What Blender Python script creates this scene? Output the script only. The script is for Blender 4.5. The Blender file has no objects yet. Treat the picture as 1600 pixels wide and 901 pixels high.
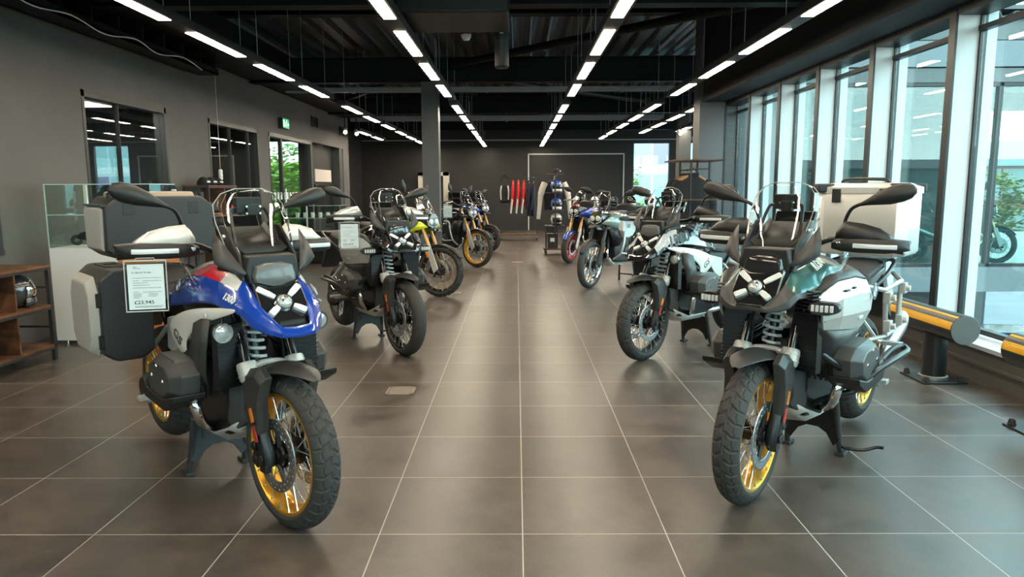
import bpy, bmesh, math, random
from mathutils import Vector, Matrix
random.seed(7)
S = bpy.context.scene
COL = S.collection
PI = math.pi
sin, cos, rad = math.sin, math.cos, math.radians

# ------------------------------------------------------------------ materials
MATS = {}
def mat(name, col=(.5, .5, .5), rough=.5, metal=0., coat=0., spec=.5, emit=None, estr=0., bump=0., bscale=60., var=0., vscale=6., alpha=1., rvar=0.):
    if name in MATS: return MATS[name]
    m = bpy.data.materials.new(name); m.use_nodes = True
    nt = m.node_tree; b = nt.nodes['Principled BSDF']
    b.inputs['Base Color'].default_value = (*col, 1)
    b.inputs['Roughness'].default_value = rough
    b.inputs['Metallic'].default_value = metal
    b.inputs['Coat Weight'].default_value = coat
    b.inputs['Coat Roughness'].default_value = .04
    b.inputs['Specular IOR Level'].default_value = spec
    b.inputs['Alpha'].default_value = alpha
    if emit:
        b.inputs['Emission Color'].default_value = (*emit, 1); b.inputs['Emission Strength'].default_value = estr
    if bump or var or rvar:
        tc = nt.nodes.new('ShaderNodeTexCoord')
        n = nt.nodes.new('ShaderNodeTexNoise'); n.inputs['Scale'].default_value = bscale if bump else vscale; n.inputs['Detail'].default_value = 3
        nt.links.new(tc.outputs['Object'], n.inputs['Vector'])
        if bump:
            bp = nt.nodes.new('ShaderNodeBump'); bp.inputs['Strength'].default_value = bump; bp.inputs['Distance'].default_value = .002
            nt.links.new(n.outputs['Fac'], bp.inputs['Height']); nt.links.new(bp.outputs['Normal'], b.inputs['Normal'])
        if var:
            n2 = nt.nodes.new('ShaderNodeTexNoise'); n2.inputs['Scale'].default_value = vscale; n2.inputs['Detail'].default_value = 4
            nt.links.new(tc.outputs['Object'], n2.inputs['Vector'])
            r = nt.nodes.new('ShaderNodeMapRange')
            r.inputs['From Min'].default_value = .3; r.inputs['From Max'].default_value = .7
            r.inputs['To Min'].default_value = 1 - var; r.inputs['To Max'].default_value = 1 + var
            nt.links.new(n2.outputs['Fac'], r.inputs['Value'])
            mx = nt.nodes.new('ShaderNodeVectorMath'); mx.operation = 'SCALE'; mx.inputs[0].default_value = col
            nt.links.new(r.outputs['Result'], mx.inputs['Scale']); nt.links.new(mx.outputs['Vector'], b.inputs['Base Color'])
        if rvar:
            r2 = nt.nodes.new('ShaderNodeMapRange'); r2.inputs['To Min'].default_value = rough - rvar; r2.inputs['To Max'].default_value = rough + rvar
            nt.links.new(n.outputs['Fac'], r2.inputs['Value']); nt.links.new(r2.outputs['Result'], b.inputs['Roughness'])
    MATS[name] = m
    return m

def glass(name, tint=(.9, .97, .95), ior=1.5, rough=0., extra=0.):
    if name in MATS: return MATS[name]
    m = bpy.data.materials.new(name); m.use_nodes = True; nt = m.node_tree; nt.nodes.clear()
    o = nt.nodes.new('ShaderNodeOutputMaterial'); mx = nt.nodes.new('ShaderNodeMixShader')
    t = nt.nodes.new('ShaderNodeBsdfTransparent'); t.inputs[0].default_value = (*tint, 1)
    g = nt.nodes.new('ShaderNodeBsdfGlossy'); g.inputs['Color'].default_value = (1, 1, 1, 1); g.inputs['Roughness'].default_value = rough
    f = nt.nodes.new('ShaderNodeFresnel'); ge = nt.nodes.new('ShaderNodeNewGeometry'); mr = nt.nodes.new('ShaderNodeMapRange'); mr.inputs['To Min'].default_value = ior; mr.inputs['To Max'].default_value = 1 / ior
    nt.links.new(ge.outputs['Backfacing'], mr.inputs['Value']); nt.links.new(mr.outputs['Result'], f.inputs['IOR'])
    if extra:
        a = nt.nodes.new('ShaderNodeMath'); a.operation = 'ADD'; a.use_clamp = True; a.inputs[1].default_value = extra
        nt.links.new(f.outputs[0], a.inputs[0]); nt.links.new(a.outputs[0], mx.inputs[0])
    else:
        nt.links.new(f.outputs[0], mx.inputs[0])
    nt.links.new(t.outputs[0], mx.inputs[1]); nt.links.new(g.outputs[0], mx.inputs[2]); nt.links.new(mx.outputs[0], o.inputs[0])
    MATS[name] = m
    return m

# ------------------------------------------------------------------ mesh accumulator
def V(*a): return Vector(a)
class G:
    def __init__(s): s.v = []; s.f = []; s.m = []
    def add(s, vs, fs, mi=0):
        o = len(s.v); s.v += [tuple(p) for p in vs]; s.f += [tuple(i + o for i in f) for f in fs]; s.m += [mi] * len(fs); return s
    def merge(s, g, M=None, mi=None):
        vs = [M @ Vector(p) for p in g.v] if M is not None else g.v
        o = len(s.v); s.v += [tuple(p) for p in vs]; s.f += [tuple(i + o for i in f) for f in g.f]; s.m += (g.m if mi is None else [mi] * len(g.f)); return s
    def box(s, c, d, rot=None, mi=0, taper=1.):
        x, y, z = d[0] / 2, d[1] / 2, d[2] / 2
        t = taper
        vs = [V(-x, -y, -z), V(x, -y, -z), V(x, y, -z), V(-x, y, -z), V(-x * t, -y * t, z), V(x * t, -y * t, z), V(x * t, y * t, z), V(-x * t, y * t, z)]
        if rot is not None: vs = [rot @ p for p in vs]
        c = Vector(c)
        return s.add([p + c for p in vs], [(3, 2, 1, 0), (4, 5, 6, 7), (0, 1, 5, 4), (1, 2, 6, 5), (2, 3, 7, 6), (3, 0, 4, 7)], mi)
    def bx(s, x0, x1, y0, y1, z0, z1, mi=0):
        return s.box(((x0 + x1) / 2, (y0 + y1) / 2, (z0 + z1) / 2), (abs(x1 - x0), abs(y1 - y0), abs(z1 - z0)), mi=mi)
    def prism(s, poly, axis, a, b, mi=0, scale_b=1., off_b=(0, 0)):
        # polygon in the plane normal to axis, from a to b; axis y: poly=(x,z); axis x: (y,z); axis z: (x,y)
        def mk(p, q, h):
            return {'x': V(h, p, q), 'y': V(p, h, q), 'z': V(p, q, h)}[axis]
        n = len(poly)
        ar = sum(poly[i][0] * poly[(i + 1) % n][1] - poly[(i + 1) % n][0] * poly[i][1] for i in range(n))
        if ar < 0: poly = poly[::-1]
        cx = sum(p[0] for p in poly) / n; cy = sum(p[1] for p in poly) / n
        vs = [mk(p[0], p[1], a) for p in poly] + [mk(cx + (p[0] - cx) * scale_b + off_b[0], cy + (p[1] - cy) * scale_b + off_b[1], b) for p in poly]
        flip = (axis == 'y') != (b < a)
        fs = [tuple(range(n))[::-1], tuple(range(n, 2 * n))] + [(i, (i + 1) % n, n + (i + 1) % n, n + i) for i in range(n)]
        if flip: fs = [f[::-1] for f in fs]
        return s.add(vs, fs, mi)
    def tube(s, pts, r, n=8, mi=0, cap=True, closed=False, flat=1.):
        pts = [Vector(p) for p in pts]; k = len(pts)
        rs = r if isinstance(r, (list, tuple)) else [r] * k
        vs = []; up = None
        for i, p in enumerate(pts):
            if closed: t = (pts[(i + 1) % k] - pts[i - 1])
            else: t = pts[min(i + 1, k - 1)] - pts[max(i - 1, 0)]
            t = t.normalized() if t.length > 1e-9 else V(0, 0, 1)
            if up is None:
                up = V(0, 0, 1) if abs(t.z) < .9 else V(1, 0, 0)
            u = (up - t * up.dot(t))
            u = u.normalized() if u.length > 1e-6 else t.orthogonal().normalized()
            w = t.cross(u); up = u
            for j in range(n):
                a = 2 * PI * j / n; vs.append(p + u * (rs[i] * cos(a)) + w * (rs[i] * sin(a) * flat))
        fs = []
        for i in range(k if closed else k - 1):
            for j in range(n):
                a, b = i * n + j, i * n + (j + 1) % n; c, d = ((i + 1) % k) * n + (j + 1) % n, ((i + 1) % k) * n + j
                fs.append((a, b, c, d))
        if cap and not closed: fs += [tuple(range(n))[::-1], tuple((k - 1) * n + j for j in range(n))]
        return s.add(vs, fs, mi)
    def lathe(s, prof, c=(0, 0, 0), axis='y', n=32, mi=0, M=None, closed=False):
        # prof: (radius, height along axis)
        k = len(prof); vs = []; c = Vector(c)
        for i in range(n):
            a = 2 * PI * i / n
            for r, h in prof:
                p = {'y': V(r * cos(a), h, r * sin(a)), 'z': V(r * cos(a), r * sin(a), h), 'x': V(h, r * cos(a), r * sin(a))}[axis]
                if M is not None: p = M @ p
                vs.append(p + c)
        fs = []
        for i in range(n):
            for j in range(k if closed else k - 1):
                a, b = i * k + j, ((i + 1) % n) * k + j; d, e = i * k + (j + 1) % k, ((i + 1) % n) * k + (j + 1) % k
                fs.append((a, b, e, d))
        return s.add(vs, fs, mi)
    def cyl(s, p, q, r, n=16, mi=0, r2=None):
        return s.tube([p, q], [r, r if r2 is None else r2], n, mi)
    def ball(s, c, d, n=12, mi=0, rot=None, m=8):
        vs = []; c = Vector(c)
        for i in range(m + 1):
            t = PI * i / m
            for j in range(n):
                a = 2 * PI * j / n
                p = V(d[0] * sin(t) * cos(a), d[1] * sin(t) * sin(a), d[2] * cos(t))
                if rot is not None: p = rot @ p
                vs.append(p + c)
        return s.add(vs, [(i * n + j, (i + 1) * n + j, (i + 1) * n + (j + 1) % n, i * n + (j + 1) % n) for i in range(m) for j in range(n)], mi)
    def loft(s, rings, mi=0, cap=True, closed=True):
        k = len(rings[0]); vs = [p for r in rings for p in r]; fs = []
        for i in range(len(rings) - 1):
            for j in range(k if closed else k - 1):
                fs.append((i * k + j, i * k + (j + 1) % k, (i + 1) * k + (j + 1) % k, (i + 1) * k + j))
        if cap and closed: fs += [tuple(range(k))[::-1], tuple((len(rings) - 1) * k + j for j in range(k))]
        return s.add(vs, fs, mi)
    def sheet(s, rows, mi=0): return s.loft(rows, mi, False, False)
    def flipy(s):
        g = G(); g.v = [(x, -y, z) for x, y, z in s.v]; g.f = [f[::-1] for f in s.f]; g.m = list(s.m); return g
    def mesh(s, name, mats, ang=35., fix=True):
        me = bpy.data.meshes.new(name); me.from_pydata(s.v, [], s.f)
        for m in (mats if isinstance(mats, (list, tuple)) else [mats]): me.materials.append(m)
        me.polygons.foreach_set('material_index', s.m)
        if fix:
            bm = bmesh.new(); bm.from_mesh(me)
            bmesh.ops.remove_doubles(bm, verts=bm.verts, dist=1e-5)
            bmesh.ops.recalc_face_normals(bm, faces=bm.faces); bm.to_mesh(me); bm.free()
        me.polygons.foreach_set('use_smooth', [True] * len(me.polygons))
        try: me.set_sharp_from_angle(angle=rad(ang))
        except Exception: pass
        me.update()
        return me

def link(name, data, parent=None, loc=None, rot=None):
    o = bpy.data.objects.new(name, data); COL.objects.link(o)
    if parent is not None: o.parent = parent
    if loc is not None: o.location = loc
    if rot is not None: o.rotation_euler = rot
    return o

def build(name, g, m, parent=None, bevel=0., seg=2, sub=0, solid=0., soff=0., ang=35., label=None, fix=True, loc=None, rot=None):
    o = link(name, g.mesh(name, m, ang, fix), parent, loc, rot)
    if solid:
        md = o.modifiers.new('t', 'SOLIDIFY'); md.thickness = solid; md.offset = soff
    if bevel:
        md = o.modifiers.new('b', 'BEVEL'); md.width = bevel; md.segments = seg; md.limit_method = 'ANGLE'; md.angle_limit = rad(35); md.harden_normals = True
    if sub:
        md = o.modifiers.new('s', 'SUBSURF'); md.levels = sub; md.render_levels = sub
    if label: o['label'] = label
    return o

def pair(name, g, m, parent, label=None, **k):
    """left and right copies of a part: g is built for the rider's left (+y)"""
    a = build(name, g, m, parent, label=label, **k)
    b = build(name, g.flipy(), m, parent, label=label, **k)
    return a, b

def thing(name, label, cat, loc=(0, 0, 0), rz=0., group=None):
    o = link(name, None, None, loc, (0, 0, rz)); o.empty_display_size = .1
    o['label'] = label; o['category'] = cat
    if group: o['group'] = group
    return o

def tag(o, label, cat, group=None):
    o['label'] = label; o['category'] = cat
    if group: o['group'] = group
    return o

def struct(name, g, m, parent=None, **k):
    o = build(name, g, m, parent, **k)
    if parent is None: o['kind'] = 'structure'
    return o

def tree_copy(o, parent=None):
    c = o.copy(); COL.objects.link(c)
    c.parent = parent
    for ch in list(o.children): tree_copy(ch, c)
    return c

def text_mesh(body, size, ext=.001, align='CENTER', shear=0., width=1., bold=.012):
    cu = bpy.data.curves.new('txt', 'FONT'); cu.body = body; cu.size = size; cu.extrude = ext; cu.align_x = align; cu.align_y = 'CENTER'; cu.shear = shear
    cu.resolution_u = 3; cu.offset = size * bold
    o = bpy.data.objects.new('txt', cu); COL.objects.link(o)
    bpy.context.view_layer.update()
    me = bpy.data.meshes.new_from_object(o.evaluated_get(bpy.context.evaluated_depsgraph_get()))
    bpy.data.objects.remove(o); bpy.data.curves.remove(cu)
    return me

def text_g(body, size, M, ext=.0008, align='CENTER', shear=0., mi=0, wide=1., bold=.012):
    """lettering as geometry: text's own x (reading), y (up), z (out) mapped by M"""
    me = text_mesh(body, size, ext, align, shear, 1., bold)
    g = G(); g.add([M @ V(p.co.x * wide, p.co.y, p.co.z) for p in me.vertices], [tuple(p.vertices) for p in me.polygons], mi)
    bpy.data.meshes.remove(me)
    return g

def axes(o, x, y, z=None):
    x = Vector(x).normalized(); y = Vector(y); y = (y - x * y.dot(x)).normalized(); z = x.cross(y)
    M = Matrix((x, y, z)).transposed().to_4x4(); M.translation = Vector(o); return M

def rotz(a): return Matrix.Rotation(a, 3, 'Z')
def roty(a): return Matrix.Rotation(a, 3, 'Y')
def rotx(a): return Matrix.Rotation(a, 3, 'X')
def smooth_path(pts, n=6):
    pts = [Vector(p) for p in pts]; out = []
    for i in range(len(pts) - 1):
        p0 = pts[max(i - 1, 0)]; p1 = pts[i]; p2 = pts[i + 1]; p3 = pts[min(i + 2, len(pts) - 1)]
        for j in range(n):
            t = j / n
            out.append(.5 * ((2 * p1) + (p2 - p0) * t + (2 * p0 - 5 * p1 + 4 * p2 - p3) * t * t + (3 * p1 - p0 - 3 * p2 + p3) * t ** 3))
    out.append(pts[-1]); return out
# ------------------------------------------------------------------ camera, world, view
S.view_settings.view_transform = 'Standard'; S.view_settings.look = 'None'
S.view_settings.exposure = 0.6; S.view_settings.gamma = 1.0; S.view_settings.use_curve_mapping = False
cd = bpy.data.cameras.new('camera'); cam = bpy.data.objects.new('camera', cd); COL.objects.link(cam); S.camera = cam
cd.sensor_fit = 'HORIZONTAL'; cd.sensor_width = 36.; cd.lens = 36. * 1129.24 / 1600.; cd.clip_end = 400; cd.clip_start = .02
TH, YA, RO, CH = .137201, -.0067987, -.0048289, 1.43123
Fh = V(sin(YA), cos(YA), 0); Rh = V(cos(YA), -sin(YA), 0)
fwd = Fh * cos(TH) - V(0, 0, 1) * sin(TH); upv = Fh * sin(TH) + V(0, 0, 1) * cos(TH); rt = Rh
ca, sa = cos(RO), sin(RO)
rt2 = rt * ca + upv * sa
up2 = upv * ca - rt * sa
M = Matrix((rt2, up2, -fwd)).transposed().to_4x4(); M.translation = V(0, 0, CH)
cam.matrix_world = M

w = bpy.data.worlds.new('world'); S.world = w; w.use_nodes = True
nt = w.node_tree; nt.nodes.clear()
def N(t, **k):
    n = nt.nodes.new(t)
    for a, b in k.items(): setattr(n, a, b)
    return n
L = lambda a, b: nt.links.new(a, b)
tc = N('ShaderNodeTexCoord'); sep = N('ShaderNodeSeparateXYZ'); L(tc.outputs['Generated'], sep.inputs[0])
ramp = N('ShaderNodeValToRGB'); L(sep.outputs['Z'], ramp.inputs[0])
e = ramp.color_ramp.elements
e[0].position = 0.; e[0].color = (.94, .96, .96, 1); e[1].position = .7; e[1].color = (.34, .56, .72, 1)
x = ramp.color_ramp.elements.new(.12); x.color = (.68, .87, .94, 1)
x = ramp.color_ramp.elements.new(.30); x.color = (.46, .76, .89, 1)
nz = N('ShaderNodeTexNoise'); nz.inputs['Scale'].default_value = 2.6; nz.inputs['Detail'].default_value = 7; nz.inputs['Roughness'].default_value = .6
mp = N('ShaderNodeMapping'); mp.inputs['Scale'].default_value = (1, 1, 2.6); mp.inputs['Location'].default_value = (.3, 1.7, .2)
L(tc.outputs['Generated'], mp.inputs[0]); L(mp.outputs[0], nz.inputs['Vector'])
cr = N('ShaderNodeValToRGB'); cr.color_ramp.elements[0].position = .45; cr.color_ramp.elements[1].position = .68
L(nz.outputs['Fac'], cr.inputs[0])
mx = N('ShaderNodeMix', data_type='RGBA'); L(cr.outputs[0], mx.inputs['Factor']); L(ramp.outputs[0], mx.inputs['A']); mx.inputs['B'].default_value = (.95, .97, 1, 1)
bg = N('ShaderNodeBackground'); bg.inputs['Strength'].default_value = 7.0; L(mx.outputs['Result'], bg.inputs['Color'])
ow = N('ShaderNodeOutputWorld'); L(bg.outputs[0], ow.inputs[0])

# ------------------------------------------------------------------ setting materials
def floor_mat():
    m = bpy.data.materials.new('floor_tiles'); m.use_nodes = True; nt = m.node_tree; b = nt.nodes['Principled BSDF']
    def N(t, **k):
        n = nt.nodes.new(t)
        for a, c in k.items(): setattr(n, a, c)
        return n
    L = lambda a, c: nt.links.new(a, c)
    geo = N('ShaderNodeNewGeometry'); sp = N('ShaderNodeSeparateXYZ'); L(geo.outputs['Position'], sp.inputs[0])
    def ma(op, a, bb):
        n = N('ShaderNodeMath', operation=op)
        for i, q in enumerate((a, bb)):
            if q is None: continue
            if isinstance(q, (int, float)): n.inputs[i].default_value = q
            else: L(q, n.inputs[i])
        return n.outputs[0]
    tx = ma('DIVIDE', ma('SUBTRACT', sp.outputs['X'], .0201 - 60), .6); ty = ma('DIVIDE', ma('SUBTRACT', sp.outputs['Y'], 2.856 - 60), .6)
    fx = ma('FRACT', tx, None); fy = ma('FRACT', ty, None)
    gx = ma('MINIMUM', fx, ma('SUBTRACT', 1., fx)); gy = ma('MINIMUM', fy, ma('SUBTRACT', 1., fy))
    g = ma('MINIMUM', gx, gy)
    gr = ma('LESS_THAN', g, .0037)
    cx = ma('FLOOR', tx, None); cy = ma('FLOOR', ty, None)
    cv = N('ShaderNodeCombineXYZ'); L(cx, cv.inputs[0]); L(cy, cv.inputs[1])
    wn = N('ShaderNodeTexWhiteNoise', noise_dimensions='3D'); L(cv.outputs[0], wn.inputs['Vector'])
    of = N('ShaderNodeVectorMath', operation='SCALE'); L(wn.outputs['Color'], of.inputs[0]); of.inputs['Scale'].default_value = 20
    ad = N('ShaderNodeVectorMath', operation='ADD'); L(geo.outputs['Position'], ad.inputs[0]); L(of.outputs[0], ad.inputs[1])
    n1 = N('ShaderNodeTexNoise'); n1.inputs['Scale'].default_value = 4.; n1.inputs['Detail'].default_value = 8; n1.inputs['Roughness'].default_value = .65; L(ad.outputs[0], n1.inputs['Vector'])
    n2 = N('ShaderNodeTexNoise'); n2.inputs['Scale'].default_value = 220.; n2.inputs['Detail'].default_value = 3; L(geo.outputs['Position'], n2.inputs['Vector'])
    r1 = N('ShaderNodeMapRange'); r1.inputs['From Min'].default_value = .3; r1.inputs['From Max'].default_value = .7; r1.inputs['To Min'].default_value = .62; r1.inputs['To Max'].default_value = 1.4; L(n1.outputs['Fac'], r1.inputs[0])
    r2 = N('ShaderNodeMapRange'); r2.inputs['From Min'].default_value = .3; r2.inputs['From Max'].default_value = .7; r2.inputs['To Min'].default_value = .62; r2.inputs['To Max'].default_value = 1.38; L(n2.outputs['Fac'], r2.inputs[0])
    r3 = N('ShaderNodeMapRange'); r3.inputs['To Min'].default_value = .9; r3.inputs['To Max'].default_value = 1.1; L(wn.outputs['Value'], r3.inputs[0])
    k = ma('MULTIPLY', ma('MULTIPLY', r1.outputs[0], r2.outputs[0]), r3.outputs[0])
    sc = N('ShaderNodeVectorMath', operation='SCALE'); sc.inputs[0].default_value = FLOOR_COL; L(k, sc.inputs['Scale'])
    mx = N('ShaderNodeMix', data_type='RGBA'); L(gr, mx.inputs['Factor']); L(sc.outputs[0], mx.inputs['A']); mx.inputs['B'].default_value = (.44, .41, .36, 1)
    L(mx.outputs['Result'], b.inputs['Base Color'])
    rr = N('ShaderNodeMapRange'); rr.inputs['From Min'].default_value = .3; rr.inputs['From Max'].default_value = .7; rr.inputs['To Min'].default_value = .30; rr.inputs['To Max'].default_value = .40; L(n1.outputs['Fac'], rr.inputs[0])
    rg = ma('ADD', rr.outputs[0], ma('MULTIPLY', gr, .35)); L(rg, b.inputs['Roughness'])
    bp = N('ShaderNodeBump'); bp.inputs['Strength'].default_value = .12; bp.inputs['Distance'].default_value = .002
    h = ma('SUBTRACT', ma('MULTIPLY', n2.outputs['Fac'], .4), ma('MULTIPLY', gr, 1.)); L(h, bp.inputs['Height']); L(bp.outputs[0], b.inputs['Normal'])
    b.inputs['Specular IOR Level'].default_value = .5
    return m
FLOOR_COL = (.074, .059, .048)
m_floor = floor_mat()
m_wall = mat('wall_paint', (.105, .099, .093), .7, var=.12, vscale=1.2)
m_black = mat('black_paint', (.010, .011, .013), .6, spec=.25)
m_back = mat('back_wall_paint', (.022, .0205, .018), .6, var=.1, vscale=1.)
m_steel = mat('dark_steel', (.006, .007, .008), .5, spec=.18)
m_deck = mat('roof_deck', (.06, .062, .063), .35, metal=.4)
m_tray = mat('grey_tray', (.30, .32, .33), .5)
m_frame = mat('black_frame', (.006, .0065, .007), .4)
m_alu = mat('pale_aluminium', (.58, .60, .60), .45)
m_sill = mat('white_sill', (.55, .57, .57), .4)
m_riser = mat('grey_riser', (.10, .085, .07), .5)
m_col = mat('column_grey', (.075, .08, .082), .5)
m_pane = glass('pane_glass', (.80, .93, .91), 1.45)
m_ipane = glass('inner_glass', (.80, .84, .83), 1.9)
m_led = mat('led', (1, 1, 1), .5, emit=(1., .86, .66), estr=34.)
m_ledbody = mat('led_body', (.01, .01, .011), .5)
m_dframe = mat('dark_grey_frame', (.03, .031, .032), .4)
m_white = mat('white_matt', (.78, .77, .74), .5)

# ------------------------------------------------------------------ shell
WX = -4.62; GX = 3.40; BY = 25.3; CZ = 4.2
g = G(); g.bx(-8.3, 3.75, -3, 12.6, -.12, 0); g.bx(-8.3, 3.75, 12.6, 16.65, -.12, 0); g.bx(-5.5, 3.75, 16.65, 25.6, -.12, 0); g.bx(3.75, 16, 12.6, 25.6, -.12, 0); struct('floor', g, m_floor)
# corrugated roof deck, ribs along the room
g = G()
def deck(x0, x1, y0, y1):
    prof = []; xx = x0
    while xx < x1: prof += [(xx, 0), (xx + .17, 0), (xx + .21, .09), (xx + .29, .09)]; xx += .33
    g.sheet([[V(x, y0, CZ + z) for x, z in prof], [V(x, y1, CZ + z) for x, z in prof]])
deck(-8.3, 3.6, -3, 16.7); deck(-5.5, 3.6, 16.7, 25.6); deck(3.75, 16, 12.5, 25.6)
struct('ceiling', g, m_deck, solid=.02)
g = G(); g.bx(-8.3, 3.9, -3, 16.7, CZ + .13, CZ + .2); g.bx(-5.5, 3.9, 16.7, 25.6, CZ + .13, CZ + .2); g.bx(3.75, 16, 12.5, 25.6, CZ + .13, CZ + .2); struct('roof', g, m_deck)
# left wall with its openings, all heads at 2.5 m
g = G()
WT = .14
OPEN = [(3.6, 6.46, .86), (7.85, 9.72, .82), (11.04, 13.14, 0.), (13.70, 16.50, 0.), (16.62, 19.55, 0.)]
y = -3.
for a, b, sill in OPEN:
    g.bx(WX - WT, WX, y, a, 0, CZ)
    g.bx(WX - WT, WX, a, b, 2.5, CZ)
    if sill: g.bx(WX - WT, WX, a, b, 0, sill)
    y = b
g.bx(WX - WT, WX, y, 20.2, 0, CZ); struct('wall_left', g, m_wall)
g = G(); bw = [(4.0, 5.30), (5.62, 7.2)]; xq = -5.5
for a, b in bw:
    g.bx(xq, a, BY, BY + .2, 0, CZ); g.bx(a, b, BY, BY + .2, 0, .35); g.bx(a, b, BY, BY + .2, 3.0, CZ); xq = b
g.bx(xq, 15.4, BY, BY + .2, 0, CZ); struct('wall_back', g, m_back)
for i, (a, b) in enumerate(bw):
    g = G(); g.bx(a, a + .05, BY, BY + .14, .35, 3.); g.bx(b - .05, b, BY, BY + .14, .35, 3.); g.bx(a, b, BY, BY + .14, .35, .4); g.bx(a, b, BY, BY + .14, 2.95, 3.)
    o = struct('window_%d' % (30 + i), g, m_dframe); p = G(); p.bx(a + .05, b - .05, BY + .06, BY + .07, .4, 2.95); build('pane', p, m_pane, o)
g = G(); g.bx(-5.3, 13, BY - .1, BY, 3.06, 3.10); struct('trim_1', g, m_tray)
# white line frame on the back wall
g = G(); fx0, fx1, fz = .42, 3.70, 2.60
for (a, b, c, d) in ((fx0 - .02, fx0 + .02, 0, fz), (fx1 - .02, fx1 + .02, 0, fz), (fx0 - .02, fx1 + .02, fz - .02, fz + .02)): g.bx(a, b, BY - .03, BY, c, d)
struct('trim_2', g, m_alu)
# pale portal behind the column
g = G(); 
for (a, b, c, d) in ((-3.38, -3.18, 0, 2.0), (-2.52, -2.32, 0, 2.0), (-3.38, -2.32, 1.88, 2.0)): g.bx(a, b, BY - .2, BY, c, d)
struct('trim_3', g, mat('portal_paint', (.62, .57, .47), .5))
# bulkhead above the glazing, its end pier and the wall at the camera's back
g = G(); g.bx(3.02, 3.75, -3, 12.0, 2.80, CZ); struct('wall_right', g, m_black)
g = G(); g.bx(2.98, 3.75, 12.03, 12.45, 0, CZ); struct('wall_pier', g, mat('pier_paint', (.10, .10, .105), .55))
g = G(); g.bx(-8.3, -4.3, -3.2, -3, 0, CZ); g.bx(-4.3, 3.3, -3.2, -3, 0, 1.5); g.bx(-4.3, 3.3, -3.2, -3, 2.6, CZ); g.bx(3.3, 3.75, -3.2, -3, 0, CZ); struct('wall_front', g, m_wall)
for i in range(5):  # unseen window strip, added to let sky light onto the motorcycle fronts
    a = -4.3 + 1.52 * i; b = a + 1.52
    g = G(); g.bx(a, a + .05, -3.16, -3.04, 1.5, 2.6); g.bx(b - .05, b, -3.16, -3.04, 1.5, 2.6); g.bx(a, b, -3.16, -3.04, 1.5, 1.56); g.bx(a, b, -3.16, -3.04, 2.54, 2.6)
    o = struct('window_%d' % (60 + i), g, m_frame); p = G(); p.bx(a + .05, b - .05, -3.105, -3.095, 1.56, 2.54); build('pane', p, m_pane, o)

g = G(); g.bx(-4.94, -4.84, 16.6, 20.2, 0, CZ); g.bx(-5.35, -4.84, 20.06, 20.2, 0, CZ); g.bx(-5.45, -5.35, 20.06, BY + .2, 0, CZ); struct('wall_side', g, m_back)
# glazing on the right: bays between deep pale mullions
MY = [-2.0, -.76, .48, 1.72, 2.97, 4.33, 5.83, 7.12, 8.375, 9.575, 10.79, 12.03]
g0 = 3.605
for i, my in enumerate(MY):
    g = G(); g.bx(GX + .012, g0 + .12, my, my + .06, .28, 2.80)
    t = struct('trim_%d' % (i + 10), g, m_alu)
    g = G(); g.bx(GX - .008, GX + .011, my - .012, my + .072, .28, 2.80); struct('mullion_cap', g, m_frame, t)
    if i:
        a = MY[i - 1] + .06; b = my
        g = G(); g.bx(g0 - .02, g0 + .03, a, a + .025, .3, 2.8); g.bx(g0 - .02, g0 + .03, b - .02, b, .3, 2.8); g.bx(g0 - .03, g0 + .03, a, b, .3, .34); g.bx(g0 - .03, g0 + .03, a, b, 2.62, 2.66); g.bx(GX, g0 + .03, a, b, 2.74, 2.80)
        o = struct('window_%d' % i, g, m_frame)
        p = G(); p.bx(g0 - .005, g0 + .005, a + .028, b - .028, .335, 2.765); build('pane', p, m_pane, o)
g = G(); g.bx(GX - .012, g0 + .1, -3, 12.03, .245, .275); struct('trim_30', g, m_sill)
g = G(); g.bx(GX, g0 + .1, -3, 12.03, 0, .245); g.bx(GX - .015, GX, -3, 12.03, .13, .15); struct('trim_31', g, m_riser)

# ---- windows in the left wall
def wall_window(n, a, b, z0, z1, posts=(), name='window_%d', bar=False):
    g = G(); x0, x1 = WX - WT, WX + .006
    for q in (a, b - .05): g.bx(x0, x1, q, q + .05, z0, z1)
    g.bx(x0, x1, a, b, z1 - .07, z1)
    if z0 > .05: g.bx(x0, x1 + .01, a, b, z0, z0 + .05)
    o = struct(name % n, g, m_dframe)
    for q, wd in posts:
        gg = G(); gg.bx(WX - .10, WX - .03, q - wd / 2, q + wd / 2, z0, z1 - .07); build('post', gg, m_dframe, o)
    p = G(); p.bx(WX - .07, WX - .058, a + .05, b - .05, z0 + (.05 if z0 > .05 else 0), z1 - .07); build('pane', p, m_ipane, o)
    return o
wall_window(20, *OPEN[0][:2], .86, 2.5)
wall_window(21, *OPEN[1][:2], .82, 2.5, [(8.62, .008)])
wall_window(22, *OPEN[2][:2], 0, 2.5, [(11.95, .008), (12.75, .012)])
d = wall_window(1, *OPEN[3][:2], 0, 2.5, [(14.55, .07)], 'door_%d')
g = G(); g.tube([V(WX + .05, 14.42, .9), V(WX + .05, 14.42, 1.45)], .014); g.tube([V(WX - .05, 14.42, 1.0), V(WX + .05, 14.42, 1.0)], .01); g.tube([V(WX - .05, 14.42, 1.35), V(WX + .05, 14.42, 1.35)], .01)
build('door_handle', g, mat('satin_steel', (.55, .55, .54), .3, metal=1), d)
g = G()
for k in range(14): g.bx(WX - .056, WX - .052, 13.85 + k * .19, 13.95 + k * .19, 1.24, 1.38)
build('manifestation_stripe', g, mat('frosted', (.6, .65, .62), .6), d)
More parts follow.
